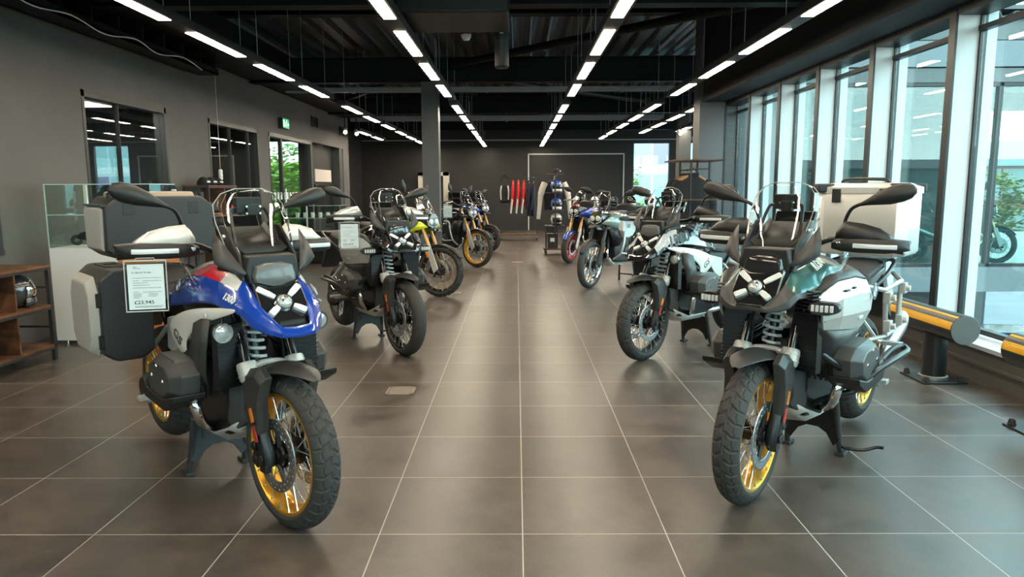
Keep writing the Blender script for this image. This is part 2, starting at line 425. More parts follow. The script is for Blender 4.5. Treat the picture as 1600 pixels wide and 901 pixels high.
# rooms behind the left wall
m_dark = mat('office_dark', (.03, .032, .034), .7); m_office = mat('office_wall', (.06, .062, .066), .7)
m_ceilw = mat('office_ceiling', (.55, .56, .54), .7)
OX = -8.1
g = G(); g.bx(OX - .1, OX, -3, 16.6, 0, CZ + .1); struct('wall_office', g, m_office)
g = G(); g.bx(OX, WX - WT, 10.85, 10.95, 0, 2.7); struct('wall_partition', g, m_dark)
g = G(); g.bx(OX, WX - WT, 13.35, 13.45, 0, 2.7); struct('wall_lobby', g, m_dark)
g = G(); g.bx(OX, WX - WT, 2.9, 3.0, 0, 2.7); struct('wall_end', g, m_dark)
g = G(); g.bx(OX, WX - WT, 3, 10.85, 2.62, 2.7); struct('ceiling_office', g, m_ceilw)
g = G(); g.bx(OX, WX - WT, 10.95, 16.6, 2.58, 2.66); struct('ceiling_lobby', g, m_office)
g = G(); g.bx(-4.84, WX - WT, 16.6, 20.06, 2.535, 2.6); struct('ceiling_niche', g, mat('niche_soffit', (.35, .36, .33), .6))
g = G()
for a in (OX, -6.6, -4.84): g.bx(a, a + .06, 16.52, 16.6, 0, 2.58)
g.bx(OX, -4.78, 16.52, 16.6, 2.5, 2.58)
o = struct('window_23', g, m_dframe)
p = G(); p.bx(OX + .06, -4.84, 16.555, 16.565, 0, 2.5); build('pane', p, m_pane, o)
g = G(); g.bx(-4.835, WX - .02, 19.2, 19.55, 0, 2.535); struct('wall_jamb', g, mat('jamb_paint', (.05, .055, .057), .5))
# ------------------------------------------------------------------ structure overhead
def ibeam(name, y, z0, h, x0=-5.3, x1=13, m=None):
    if y < 12.5: x0, x1 = -8.2, 3.4
    g = G(); w = .2
    g.bx(x0, x1, y - w / 2, y + w / 2, z0, z0 + .018); g.bx(x0, x1, y - w / 2, y + w / 2, z0 + h - .018, z0 + h); g.bx(x0, x1, y - .008, y + .008, z0, z0 + h)
    return struct(name, g, m or m_steel)
for i, yy in enumerate((2.3, 7.65, 12.95, 18.2, 23.4)): ibeam('beam_%d' % (i + 1), yy, 3.26, .42)
# purlins between beams and deck
for i, yy in enumerate((5.0, 10.3, 15.6, 20.8)): ibeam('beam_%d' % (i + 10), yy, 3.78, .3)
g = G(); g.bx(-1.64, -1.35, 12.78, 13.08, 0, 3.26); g.bx(-1.655, -1.335, 12.765, 13.095, 0, .012); struct('column_1', g, m_col, bevel=.006)
g = G(); g.bx(3.97, 4.27, 18.0, 18.3, 0, 3.26); struct('column_2', g, m_col, bevel=.006)
def brace(name, label, p, q, r=.06):
    g = G(); g.tube([p, q], r, 14)
    for e, d in ((V(*p), V(*q)), (V(*q), V(*p))):
        t = (d - e).normalized(); g.box(e, (.16, .02, .18), rot=t.to_track_quat('X', 'Z').to_matrix())
    return tag(build(name, g, m_steel, bevel=0), label, 'brace')
brace('roof_brace', 'long dark diagonal tube under the deck, rising to the glazed side', (-1.1, 12.7, 3.52), (3.6, 7.9, 3.55))
brace('roof_brace', 'dark diagonal tube beyond the grey column, sloping to the glazed side', (-1.0, 13.2, 3.42), (3.2, 18.0, 3.5), .05)
brace('roof_brace', 'dark diagonal tube beyond the grey column, sloping to the office side', (-1.9, 13.2, 3.42), (-4.4, 18.0, 3.5), .05)
def tray(p, q, label, wd=.12, h=.07):
    g = G(); p = V(*p); q = V(*q); t = (q - p).normalized(); s = t.cross(V(0, 0, 1))
    for sg in (-1, 1): g.box((p + q) / 2 + s * sg * wd / 2 + V(0, 0, h / 2), ((q - p).length, .006, h), rot=t.to_track_quat('X', 'Z').to_matrix())
    g.box((p + q) / 2, ((q - p).length, wd, .006), rot=t.to_track_quat('X', 'Z').to_matrix())
    r = thing('cable_tray', label, 'cable tray', p)
    o = build('channel', g, m_tray, r); o.location = -p
    n = max(2, int((q - p).length / 2.2))
    for k in range(n):
        c = p + (q - p) * ((k + .5) / n); hh = G(); hh.box((0, 0, .03), (.05 if abs(t.x) > .5 else wd + .03, wd + .03 if abs(t.x) > .5 else .05, .10)); hh.tube([V(0, 0, .07), V(0, 0, .55)], .006, 6)
        b = build('hanger', hh, m_tray, r); b.location = c - p
    return r
tray((-1.13, 2.0, 2.98), (-1.13, 19.2, 2.98), 'grey cable tray running down the hall beside a row of ceiling lights', .09, .06)
tray((-4.4, 14.2, 3.27), (3.3, 14.2, 3.27), 'grey cable tray crossing the hall just past the grey column', .1, .085)
tray((-4.4, 19.6, 3.22), (3.9, 19.6, 3.22), 'grey cable tray crossing the hall in front of the back wall', .12, .13)
# duct and ledge along the left wall
g = G(); g.bx(WX, -3.95, 3.0, 19.5, 3.30, 3.75); struct('trim_40', g, m_steel, bevel=.02)
r = thing('cable_ladder', 'dark ledge of cable ladder high on the office wall with a loose white cable', 'cable ladder', (WX + .1, 5, 3.05))  # a cable ladder, not a rail
g = G(); g.bx(0, .28, 0, 5.6, 0, .02); g.bx(0, .02, 0, 5.6, 0, .08); g.bx(.26, .28, 0, 5.6, 0, .08)
for k in range(12): g.bx(0, .28, k * .5, k * .5 + .03, .02, .24)
build('ladder', g, m_steel, r)
g = G(); g.tube(smooth_path([(.31, k * .55 + random.uniform(-.1, .1), .03 - .05 * (k % 2) + random.uniform(-.015, .015)) for k in range(10)]), .007, 6)
build('loose_cable', g, m_white, r, label='loose white cable')
# fan coil at the top left
r = thing('fan_coil_unit', 'dark rounded ventilation unit high by the left wall', 'air conditioner', (-3.75, 5.3, 3.02))
g = G(); g.box((0, 0, .16), (.55, 1.0, .30)); build('casing', g, m_steel, r, bevel=.05, seg=4)
for k in range(3):
    g = G(); g.tube(smooth_path([(-.22 + .02 * k, .55 + .03 * k, .1 + .07 * k), (-.25, .75, .1 + .06 * k), (-.1, .85 + .04 * k, .12 + .06 * k), (.15, .8, .16 + .06 * k), (.22, .52, .2 + .04 * k)]), .028, 8); build('hose', g, mat('hose', (.03, .03, .03), .6), r)
r = thing('fan_coil_unit', 'wide black ventilation box hanging over the aisle at the top', 'air conditioner', (-.55, 7.1, 2.98))
g = G(); g.box((0, 0, .17), (.98, .85, .34)); build('casing', g, mat('unit_black', (.008, .0085, .009), .45), r, bevel=.02)
for k in range(4): 
    g = G(); g.tube([V(-.42 + .28 * (k % 2) * 3, -.3 + .6 * (k // 2), .3), V(-.42 + .28 * (k % 2) * 3, -.3 + .6 * (k // 2), 1.1)], .006, 6); build('hanger', g, m_tray, r)
r = thing('ceiling_speaker', 'black cylinder speaker hanging beside the ventilation box', 'speaker', (-.15, 7.95, 2.98))
g = G(); g.lathe([(0, -.28), (.06, -.28), (.075, -.26), (.075, .02), (.09, .05), (.09, .12), (0, .13)], axis='z', n=24); build('body', g, mat('unit_black'), r)
g = G(); g.bx(-.02, .02, -.095, -.088, .06, .10); build('badge', g, m_white, r)
g = G(); g.tube([V(0, 0, .12), V(0, 0, 1.15)], .008, 6); build('hanger', g, m_tray, r)
r = thing('smoke_detector', 'small white smoke detector with a red base under the deck', 'smoke detector', (-.53, 8.0, 3.03))
g = G(); g.lathe([(0, -.03), (.03, -.03), (.05, .0), (.055, .03), (0, .03)], axis='z', n=20); build('head', g, m_white, r)
g = G(); g.lathe([(0, .03), (.045, .03), (.045, .07), (0, .07)], axis='z', n=20); build('base', g, mat('red_plastic', (.25, .01, .01), .4), r)
g = G(); g.tube([V(0, 0, .07), V(0, 0, 1.1)], .008, 6); build('drop_rod', g, m_tray, r)
# ------------------------------------------------------------------ rows of linear lights
LITZ = 2.85
SEG = [(-2.2, -1.0), (-.1, 1.1), (1.65, 2.85), (3.4, 4.58), (5.12, 6.3), (6.84, 8.0), (8.54, 9.73), (10.28, 11.5), (12.75, 13.98), (14.5, 15.75), (16.4, 17.65), (18.3, 19.55), (20.1, 21.3), (21.9, 23.1), (23.6, 24.8)]
def light_proto(l):
    g = G(); g.bx(-.075, .075, -l / 2 - .26, l / 2 + .26, 0, .075)
    b = g
    d = G(); d.bx(-.052, .052, -l / 2, l / 2, -.004, .001)
    return b, d
_pb, _pd = light_proto(1.22)
me_b = _pb.mesh('housing', m_ledbody); me_d = _pd.mesh('diffuser', m_led)
g = G(); g.tube([V(0, 0, .07), V(0, 0, 1.25)], .004, 5); me_h = g.mesh('suspension_rod', m_tray)
ROWN = {-2.955: 'row nearest the office wall', -1.057: 'row beside the long cable tray', .85: 'middle row without a cable tray', 2.44: 'row along the glazed bulkhead', 3.25: 'row just past the pier', 4.1: 'row over the far window', -3.95: 'short row at the far office corner'}
def add_light(x, y, label, group):
    t = thing('linear_ceiling_light', label, 'ceiling light', (x, y, LITZ), 0, group)
    link('housing', me_b, t); link('diffuser', me_d, t)
    for s in (-.6, .6): link('suspension_rod', me_h, t, (0, s, 0))
    return t
for xr in (-2.955, -1.057, .85, 2.44):
    for i, (a, b) in enumerate(SEG):
        if xr == 2.44 and i > 12: continue
        add_light(xr, (a + b) / 2, 'slim black ceiling light with glowing strip, ' + ROWN[xr], 'ceiling lights in the ' + ROWN[xr])
for xr, ys in ((3.25, (13.4, 15.1, 16.9, 18.6)), (4.1, (14.6, 16.3, 18.1)), (-3.9, (18.9, 20.7))):
    k = {3.25: 3.25, 4.1: 4.1, -3.9: -3.95}[xr]
    for y in ys: add_light(xr, y, 'slim black ceiling light with glowing strip, ' + ROWN[k], 'ceiling lights in the ' + ROWN[k])
for i, (x, y) in enumerate(((-3.95, 17.0), (-3.8, 17.5), (3.95, 18.0), (4.9, 20.5))):
    t = thing('track_spotlight', ['white spotlight head at the start of the short back row', 'white spotlight head second along the short back row', 'small lit spotlight by the far right column', 'small lit spotlight over the far window'][i], 'spotlight', (x, y, 2.8))
    g = G(); g.cyl(V(0, 0, 0), V(.03, -.12, -.07), .045, 14); build('head', g, m_white, t)
    g = G(); g.cyl(V(.031, -.124, -.072), V(.032, -.128, -.074), .038, 14); build('lens', g, m_led, t)
    g = G(); g.tube([V(0, 0, .0), V(0, 0, .6)], .012, 8); build('stem', g, m_ledbody, t)
# office light panel
t = thing('ceiling_panel_light', 'bright square panel light in the office ceiling seen through the glass', 'ceiling light', (-5.6, 8.9, 2.46))
g = G(); g.bx(-.62, .62, -.32, -.3, 0, .03); g.bx(-.62, .62, .3, .32, 0, .03); g.bx(-.62, -.6, -.3, .3, 0, .03); g.bx(.6, .62, -.3, .3, 0, .03); build('frame', g, m_white, t)
for a in (-.5, .5): g = G(); g.tube([V(a, 0, .02), V(a, 0, .17)], .004, 5); build('hanger', g, m_white, t)
g = G(); g.bx(-.595, .595, -.295, .295, .005, .02); build('diffuser', g, mat('panel_led', (1, 1, 1), .5, emit=(1, .96, .88), estr=14.), t)
# ------------------------------------------------------------------ fittings on the left wall
r = thing('exit_sign', 'green running man exit sign box projecting over the glazed door', 'exit sign', (WX, 14.5, 2.62))
g = G(); g.bx(0, .09, -.20, .20, -.0, .20); build('case', g, mat('sign_case', (.03, .032, .03), .4), r, bevel=.006)
# sign face turned to the hall
g = G(); g.bx(.09, .094, -.19, .19, .01, .19)
m_green = mat('exit_green', (.01, .22, .09), .4, emit=(.02, .6, .25), estr=.5)
m_swhite = mat('exit_white', (.9, .95, .9), .4, emit=(.8, 1, .9), estr=.7)
face = build('sign_face', g, m_green, r)
g = G()
def blade(poly): g.prism(poly, 'x', .094, .096)
g.prism([(.03 + .026 * cos(a) * .9, .155 + .02 * sin(a)) for a in [k * PI / 5 for k in range(10)]], 'x', .094, .096)
blade([(.06, .135), (.0, .13), (-.03, .08), (-.01, .075), (.02, .11), (.05, .115)]); blade([(.0, .13), (-.045, .12), (-.06, .09), (-.045, .088), (-.035, .105)]); blade([(-.01, .085), (.03, .05), (.03, .02), (.05, .02), (.05, .06), (.02, .10)]); blade([(-.03, .08), (-.06, .05), (-.09, .05), (-.09, .035), (-.05, .035), (-.01, .07)])
blade([(-.10, .03), (-.10, .165), (-.17, .165), (-.17, .03)]); blade([(.08, .09), (.13, .13), (.13, .105), (.17, .105), (.17, .075), (.13, .075), (.13, .05)])
build('pictogram', g, m_swhite, face)
for y, z, lb in ((16.85, 2.96, 'black square wall grille nearer the exit sign'), (19.45, 2.95, 'black square wall grille at the end of the left wall')):
    t = thing('wall_grille', lb, 'vent grille', (WX, y, z))
    g = G(); g.bx(0, .02, -.26, .26, -.12, -.10); g.bx(0, .02, -.26, .26, .10, .12); g.bx(0, .02, -.26, -.24, -.12, .12); g.bx(0, .02, .24, .26, -.12, .12); build('frame', g, m_dframe, t)
    g = G()
    for k in range(8): g.box((.008, 0, -.085 + k * .025), (.012, .48, .004), rot=roty(.6))
    g.bx(.0, .002, -.24, .24, -.1, .1); build('slats', g, m_frame, t)
for k, y in enumerate((17.4, 18.3)):
    t = tag(build('downlight', G().lathe([(0, 0), (.05, 0), (.06, -.006), (.07, 0)], axis='z', n=20), mat('downlight_face', (.9, .9, .85), .4, emit=(1, .9, .7), estr=3.), loc=(-4.80, y, 2.533)), ['small round downlight in the niche ceiling nearer the door', 'small round downlight in the niche ceiling nearer the corner'][k], 'downlight')
r = thing('wall_sign', 'pale blank board above a dark screen inside the niche', 'sign', (-4.835, 18.2, 0))
g = G(); g.bx(0, .03, -.75, .75, 1.62, 1.92); build('board', g, mat('cream_board', (.65, .58, .5), .5), r, bevel=.004)
g = G(); g.bx(0, .05, -.85, .75, .85, 1.55); build('screen', g, mat('screen_black', (.008, .008, .009), .25), r, bevel=.006)
# floor boxes
m_brass = mat('floor_plate', (.5, .42, .33), .35, metal=.8)
for i, (x, y, sx, sy) in enumerate(((-.835, 5.03, .20, .21), (-.93, 9.95, .30, .16), (.02, 14.2, .22, .16))):
    t = thing('floor_socket', ['square metal floor socket plate between the blue and the silver motorcycles', 'metal floor socket plate beside the knobbly front wheel', 'metal floor socket plate far down the aisle'][i], 'floor socket', (x, y, 0))
    g = G()
    for a, b, c, d in ((-1, 1, -1, -.8), (-1, 1, .8, 1), (-1, -.8, -1, 1), (.8, 1, -1, 1)): g.bx(a * sx / 2, b * sx / 2, c * sy / 2, d * sy / 2, 0, .004)
    build('rim', g, m_brass, t)
    g = G(); g.bx(-.78 * sx / 2, .78 * sx / 2, -.78 * sy / 2, .78 * sy / 2, 0, .003); build('lid', g, mat('lid', (.28, .24, .2), .4, metal=.4), t)
# ------------------------------------------------------------------ outside
m_fas = mat('fascia_panel', (.12, .13, .135), .5, var=.05, vscale=.8)
m_fas2 = mat('fascia_band', (.085, .083, .08), .5, var=.1, vscale=1.)
m_wingglass = glass('wing_glass', (.75, .86, .84), 1.5, extra=.02)
WY = 12.6
g = G(); g.bx(3.75, 16, WY - .05, WY + .3, 3.42, 3.84); g.bx(3.75, 16, WY - .05, WY + .3, -.39, .04); struct('wall_fascia', g, m_fas)
g = G(); g.bx(3.75, 16, WY - .02, WY + .3, 3.17, 3.40); g.bx(3.75, 16, WY - .02, WY + .3, 3.86, 4.24); struct('wall_fascia_band', g, m_fas2)
g = G(); g.bx(3.76, 4.75, WY - .03, WY + .25, .04, 3.17); struct('wall_wing_corner', g, mat('wing_corner', (.11, .115, .12), .5))
wx = [4.75, 6.45, 8.2, 9.95, 11.7, 13.4]
for i in range(len(wx) - 1):
    a, b = wx[i], wx[i + 1]
    g = G(); g.bx(a - .035, a + .035, WY, WY + .12, .04, 3.17); g.bx(a, b, WY, WY + .12, .04, .10); g.bx(a, b, WY, WY + .12, 3.11, 3.17)
    if i == 4: g.bx(b - .035, b + .035, WY, WY + .12, .04, 3.17)
    o = struct('window_%d' % (40 + i), g, m_frame); p = G(); p.bx(a + .035, b - .035, WY + .05, WY + .06, .1, 3.11); build('pane', p, m_wingglass, o)
for i, (x, y) in enumerate(((8.72, 14.2), (6.6, 17.5))):
    g = G(); g.bx(x - .15, x + .15, y - .15, y + .15, 0, CZ); struct('column_%d' % (3 + i), g, m_col)
# slab edge, undercroft and ground
g = G(); g.bx(-60, 120, -40, 140, -3.9, -3.7); struct('ground', g, mat('asphalt', (.11, .11, .115), .8, var=.15, vscale=.5))
g = G(); g.bx(3.75, 16, 24.5, 24.8, -3.7, -.12); struct('wall_undercroft', g, mat('undercroft', (.04, .042, .045), .8))
for i, x in enumerate((5.2, 7.6, 10., 12.4, 14.8)):
    g = G(); g.bx(x - .12, x + .12, WY + .1, WY + .35, -3.7, -.39); struct('column_%d' % (10 + i), g, m_fas2)
def make_car(name, label, loc, rz, paint):
    t = thing(name, label, 'car', loc, rz)
    W = .88
    prof = [(-2.1, .35), (-2.15, .7), (-2.0, .88), (-1.35, .95), (-.85, 1.40), (.55, 1.45), (1.1, .98), (1.95, .85), (2.15, .62), (2.1, .32)]
    def ring(y, k): return [V(x, y, z if z < .95 else .95 + (z - .95) * k) for x, z in prof]
    g = G(); g.loft([[V(x * .97, -W * .96, z) for x, z in prof], ring(-W, 0), ring(-W * .8, 1), ring(W * .8, 1), ring(W, 0), [V(x * .97, W * .96, z) for x, z in prof]])
    build('body', g, paint, t, bevel=.03)
    m_cg = mat('car_glass', (.01, .012, .015), .08)
    for nm, x0, x1, z0, z1 in (('windscreen', .62, 1.08, 1.38, 1.02), ('rear_window', -.92, -1.32, 1.36, 1.0)):
        g = G(); g.add([V(x0, -.66, z0 + .03), V(x0, .66, z0 + .03), V(x1, .72, z1 + .03), V(x1, -.72, z1 + .03)], [(0, 1, 2, 3)]); build(nm, g, m_cg, t, solid=.01)
    g = G(); g.prism([(-1.2, 1.0), (-.78, 1.36), (.5, 1.39), (.95, 1.0)], 'y', .81, .72); pair('side_window', g, m_cg, t)
    for x in (-1.3, 1.3):
        g = G(); g.lathe([(.0, .72), (.2, .72), (.3, .74), (.33, .80), (.31, .88), (.22, .885), (.2, .86), (0, .87)], (x, 0, .33), n=24); pair('wheel', g, mat('car_tyre', (.015, .015, .015), .7), t)
    g = G(); g.ball((2.0, .62, .68), (.15, .16, .08)); pair('headlight', g, mat('car_lamp', (.6, .62, .65), .15, metal=.6), t)
    return t
make_car('car', 'dark blue parked car under the wing, nearest the mullion', (10.3, 18.2, -3.7), -1.9, mat('car_navy', (.012, .03, .10), .2, coat=1.))
make_car('car', 'bright blue parked car under the wing', (13.0, 18.6, -3.7), -1.75, mat('car_blue', (.03, .13, .38), .2, coat=1.))
make_car('car', 'dark grey parked car under the wing, seen behind the barrier', (7.6, 17.6, -3.7), -1.8, mat('car_grey', (.03, .034, .038), .25, coat=1.))

def facade_mat(name, base, glassc, purple, sx, sz):
    m = bpy.data.materials.new(name); m.use_nodes = True; nt = m.node_tree; b = nt.nodes['Principled BSDF']
    tc = nt.nodes.new('ShaderNodeTexCoord'); sp = nt.nodes.new('ShaderNodeSeparateXYZ'); nt.links.new(tc.outputs['Object'], sp.inputs[0])
    def ma(op, a, c=None):
        n = nt.nodes.new('ShaderNodeMath'); n.operation = op
        for i, q in enumerate((a, c)):
            if q is None: continue
            if isinstance(q, (int, float)): n.inputs[i].default_value = q
            else: nt.links.new(q, n.inputs[i])
        return n.outputs[0]
    h = ma('ADD', sp.outputs['X'], sp.outputs['Y'])
    fx = ma('FRACT', ma('DIVIDE', h, sx)); fz = ma('FRACT', ma('DIVIDE', ma('ADD', sp.outputs['Z'], 40.), sz))
    wz = ma('MULTIPLY', ma('GREATER_THAN', fz, .22), ma('GREATER_THAN', fx, .06))
    c = nt.nodes.new('ShaderNodeCombineXYZ'); nt.links.new(ma('FLOOR', ma('DIVIDE', h, sx)), c.inputs[0]); nt.links.new(ma('FLOOR', ma('DIVIDE', ma('ADD', sp.outputs['Z'], 40.), sz)), c.inputs[1])
    wn = nt.nodes.new('ShaderNodeTexWhiteNoise'); nt.links.new(c.outputs[0], wn.inputs['Vector'])
    mg = nt.nodes.new('ShaderNodeMix'); mg.data_type = 'RGBA'; mg.inputs['A'].default_value = (*glassc, 1); mg.inputs['B'].default_value = (*purple, 1); nt.links.new(ma('GREATER_THAN', wn.outputs['Value'], .78), mg.inputs['Factor'])
    mx = nt.nodes.new('ShaderNodeMix'); mx.data_type = 'RGBA'; mx.inputs['A'].default_value = (*base, 1); nt.links.new(mg.outputs['Result'], mx.inputs['B']); nt.links.new(wz, mx.inputs['Factor'])
    nt.links.new(mx.outputs['Result'], b.inputs['Base Color']); b.inputs['Roughness'].default_value = .3
    return m
def building(name, label, loc, d, m, roofm, penthouse=True, group=None):
    t = thing(name, label, 'building', loc)
    g = G(); g.bx(-d[0] / 2, d[0] / 2, -d[1] / 2, d[1] / 2, 0, d[2]); build('wall', g, m, t)
    g = G(); g.bx(-d[0] / 2 - .3, d[0] / 2 + .3, -d[1] / 2 - .3, d[1] / 2 + .3, d[2], d[2] + .5); build('roof', g, roofm, t)
    if penthouse: g = G(); g.bx(-d[0] * .25, d[0] * .1, -d[1] * .2, d[1] * .2, d[2] + .5, d[2] + 2.0); build('plant_room', g, roofm, t)
    return t
m_roof = mat('roof_grey', (.30, .31, .32), .6)
building('street_building', 'pale glass office block with teal windows beyond the back windows', (14, 62, -3.7), (30, 10, 16), facade_mat('teal_facade', (.60, .66, .66), (.30, .48, .48), (.24, .18, .30), 1.7, 3.3), m_roof)
building('street_building', 'pale grey office block standing behind the teal one', (-6, 78, -3.7), (26, 10, 13), facade_mat('grey_facade', (.30, .31, .31), (.12, .17, .19), (.16, .16, .18), 2.2, 3.2), m_roof)
building('brick_building', 'red brick apartment building seen through the wing glass', (40, 58, -3.7), (14, 9, 6.6), facade_mat('brick_facade', (.20, .055, .03), (.25, .26, .26), (.28, .28, .27), 2.3, 2.9), m_roof)
building('brick_building', 'buff brick apartment building beside the red one', (54, 66, -3.7), (12, 9, 8.5), facade_mat('buff_facade', (.24, .19, .13), (.28, .28, .27), (.14, .16, .17), 2.1, 2.9), m_roof)
# glass block behind the camera's side, seen only as a mirror image in the wing glass
building('street_building', 'long low glass block across the yard, mirrored in the wing glass', (30, -22, -3.7), (40, 8, 6.2), facade_mat('yard_facade', (.16, .22, .22), (.07, .15, .155), (.12, .16, .17), 2.4, 2.6), m_roof, False)
def make_tree(label, loc, h, r, col, n=900, seed=1, birch=False):
    rd = random.Random(seed)
    t = thing('leafy_tree', label, 'tree', loc, 0, 'trees beyond the glass')
    g = G(); g.tube([V(0, 0, 0), V(.05, .03, h * .35), V(-.04, .02, h * .75)], [.16, .12, .04], 8)
    for k in range(7):
        a = rd.uniform(0, 2 * PI); z = h * rd.uniform(.3, .65); g.tube([V(0, 0, z), V(cos(a) * r * .35, sin(a) * r * .35, z + h * .12), V(cos(a) * r * .7, sin(a) * r * .7, z + h * .2)], [.06, .04, .015], 6)
    build('trunk', g, mat('bark', (.10, .08, .06), .9), t)
    g = G()
    cl = [(V(rd.gauss(0, r * .4), rd.gauss(0, r * .4), h * rd.uniform(.3, .98)), rd.uniform(.35, .75) * r * .55) for _ in range(26)]
    for k in range(n):
        c, cr = cl[k % len(cl)]
        d = V(rd.gauss(0, 1), rd.gauss(0, 1), rd.gauss(0, 1)).normalized() * cr * rd.uniform(.55, 1.05); p = c + d
        s = rd.uniform(.12, .26); R = Matrix.Rotation(rd.uniform(0, 6), 3, 'Z') @ Matrix.Rotation(rd.uniform(-1, 1), 3, 'X')
        g.add([p + R @ V(-s, 0, 0), p + R @ V(0, s * .5, .02), p + R @ V(s, 0, 0), p + R @ V(0, -s * .5, .02)], [(0, 1, 2, 3)], k % 3)
    a = mat('leaf%s0' % (col,), (col[0] * .8, col[1] * .8, col[2] * .8), .6); b = mat('leaf%s1' % (col,), col, .6); c = mat('leaf%s2' % (col,), (min(1, col[0] * 1.3), min(1, col[1] * 1.25), col[2]), .6)
    for q in (a, b, c):
        bs = q.node_tree.nodes['Principled BSDF']; bs.inputs['Subsurface Weight'].default_value = 0; bs.inputs['Transmission Weight'].default_value = 0
    build('foliage', g, [a, b, c], t, fix=False)
    return t
GRN = (.27, .41, .05)
make_tree('bright green tree filling the glazed door, nearest the glass', (-8.25, 26.5, -3.7), 6.0, 1.7, GRN, 2600, 3)
make_tree('bright green tree second behind the glazed door', (-10.6, 33, -3.7), 6.5, 2.1, GRN, 2600, 4)
make_tree('bright green tree farthest behind the glazed door', (-12.8, 40., -3.7), 7.2, 2.6, (.20, .31, .05), 2600, 5)
make_tree('young pale tree just outside the back window', (6.2, 40., -3.7), 6.2, 2.2, (.24, .28, .10), 1200, 8)
make_tree('yellow green tree in front of the red brick building', (31.3, 47, -3.7), 6.3, 2.4, (.20, .19, .05), 1500, 9)
make_tree('dark green tree to the side of the brick building', (26.5, 50, -3.7), 5.6, 2.6, (.09, .13, .04), 1200, 10)
# ------------------------------------------------------------------ furniture and merchandise
def wood_mat(name, c1, c2, scale=3.):
    m = bpy.data.materials.new(name); m.use_nodes = True; nt = m.node_tree; b = nt.nodes['Principled BSDF']
    tc = nt.nodes.new('ShaderNodeTexCoord'); mp = nt.nodes.new('ShaderNodeMapping'); mp.inputs['Scale'].default_value = (scale, scale * .35, scale)
    n = nt.nodes.new('ShaderNodeTexNoise'); n.inputs['Scale'].default_value = 2.2; n.inputs['Detail'].default_value = 8; n.inputs['Roughness'].default_value = .7; n.inputs['Distortion'].default_value = .8
    r = nt.nodes.new('ShaderNodeValToRGB'); r.color_ramp.elements[0].position = .35; r.color_ramp.elements[0].color = (*c1, 1); r.color_ramp.elements[1].position = .68; r.color_ramp.elements[1].color = (*c2, 1)
    nt.links.new(tc.outputs['Object'], mp.inputs[0]); nt.links.new(mp.outputs[0], n.inputs['Vector']); nt.links.new(n.outputs['Fac'], r.inputs[0]); nt.links.new(r.outputs[0], b.inputs['Base Color']); b.inputs['Roughness'].default_value = .45
    return m
m_rust = wood_mat('rustic_wood', (.035, .016, .008), (.19, .075, .03))
m_orange = wood_mat('orange_wood', (.34, .11, .03), (.52, .19, .06), 5)
m_bframe = mat('shelf_metal', (.018, .019, .02), .45)
m_gloss = mat('gloss_black', (.008, .008, .009), .12, coat=.6)
m_blackp = mat('black_plastic', (.017, .017, .018), .42, bump=.15, bscale=400)
m_cloth = mat('black_cloth', (.012, .012, .014), .85)
m_rubber = mat('rubber', (.014, .014, .014), .75)
m_chrome = mat('chrome', (.75, .75, .74), .12, metal=1.)
m_gcase = glass('showcase_glass', (.93, .98, .965), 1.5)

def shelf_unit(name, label, loc, rz, ln, dep, h, levels, divs, back_bars=True):
    t = thing(name, label, 'shelf', loc, rz)
    # local: x along the wall (0..ln), y depth 0..dep (0 front)
    for x in (0.0, ln - .03):
        for y in (0.0, dep - .03):
            g = G(); g.bx(x, x + .03, y, y + .03, 0, h); build('leg', g, m_bframe, t)
    for z in levels:
        g = G(); g.bx(-.004 if z == levels[-1] else .0, ln + (.004 if z == levels[-1] else 0), -.004 if z == levels[-1] else .0, dep, z, z + .022); build('shelf_board', g, m_rust, t, bevel=.002)
        g = G(); g.bx(.03, ln - .03, .002, .022, z - .022, z); g.bx(.03, ln - .03, dep - .022, dep - .002, z - .022, z); g.bx(.005, .025, .03, dep - .03, z - .022, z); g.bx(ln - .025, ln - .005, .03, dep - .03, z - .022, z); build('rail_frame', g, m_bframe, t)
    for x in divs:
        for a, b in zip(levels[:-1], levels[1:]):
            g = G(); g.bx(x, x + .018, .01, dep - .01, a + .022, b - .022); build('divider', g, m_rust, t)
    if back_bars:
        for a, b in zip(levels[:-1], levels[1:]):
            z = a + (b - a) * .5
            g = G(); g.bx(ln - .025, ln - .012, .03, dep - .03, z - .008, z + .008); build('end_bar', g, m_bframe, t)
    return t
# rustic shelf at the left edge; its long side runs along the wall
t = shelf_unit('shelf_unit', 'rustic brown wood and black metal shelf with a dark helmet, at the left edge', (-3.94, 4.62, 0), PI / 2, 1.42, .40, .815, (.12, .46, .795), (.34, .98))
t = shelf_unit('shelf_unit', 'tall rustic wood and black metal shelf of shoes topped with black caps', (-4.2, 9.93, 0), PI / 2, 1.0, .36, 1.5, (.12, .62, 1.06, 1.478), (.56,), False)

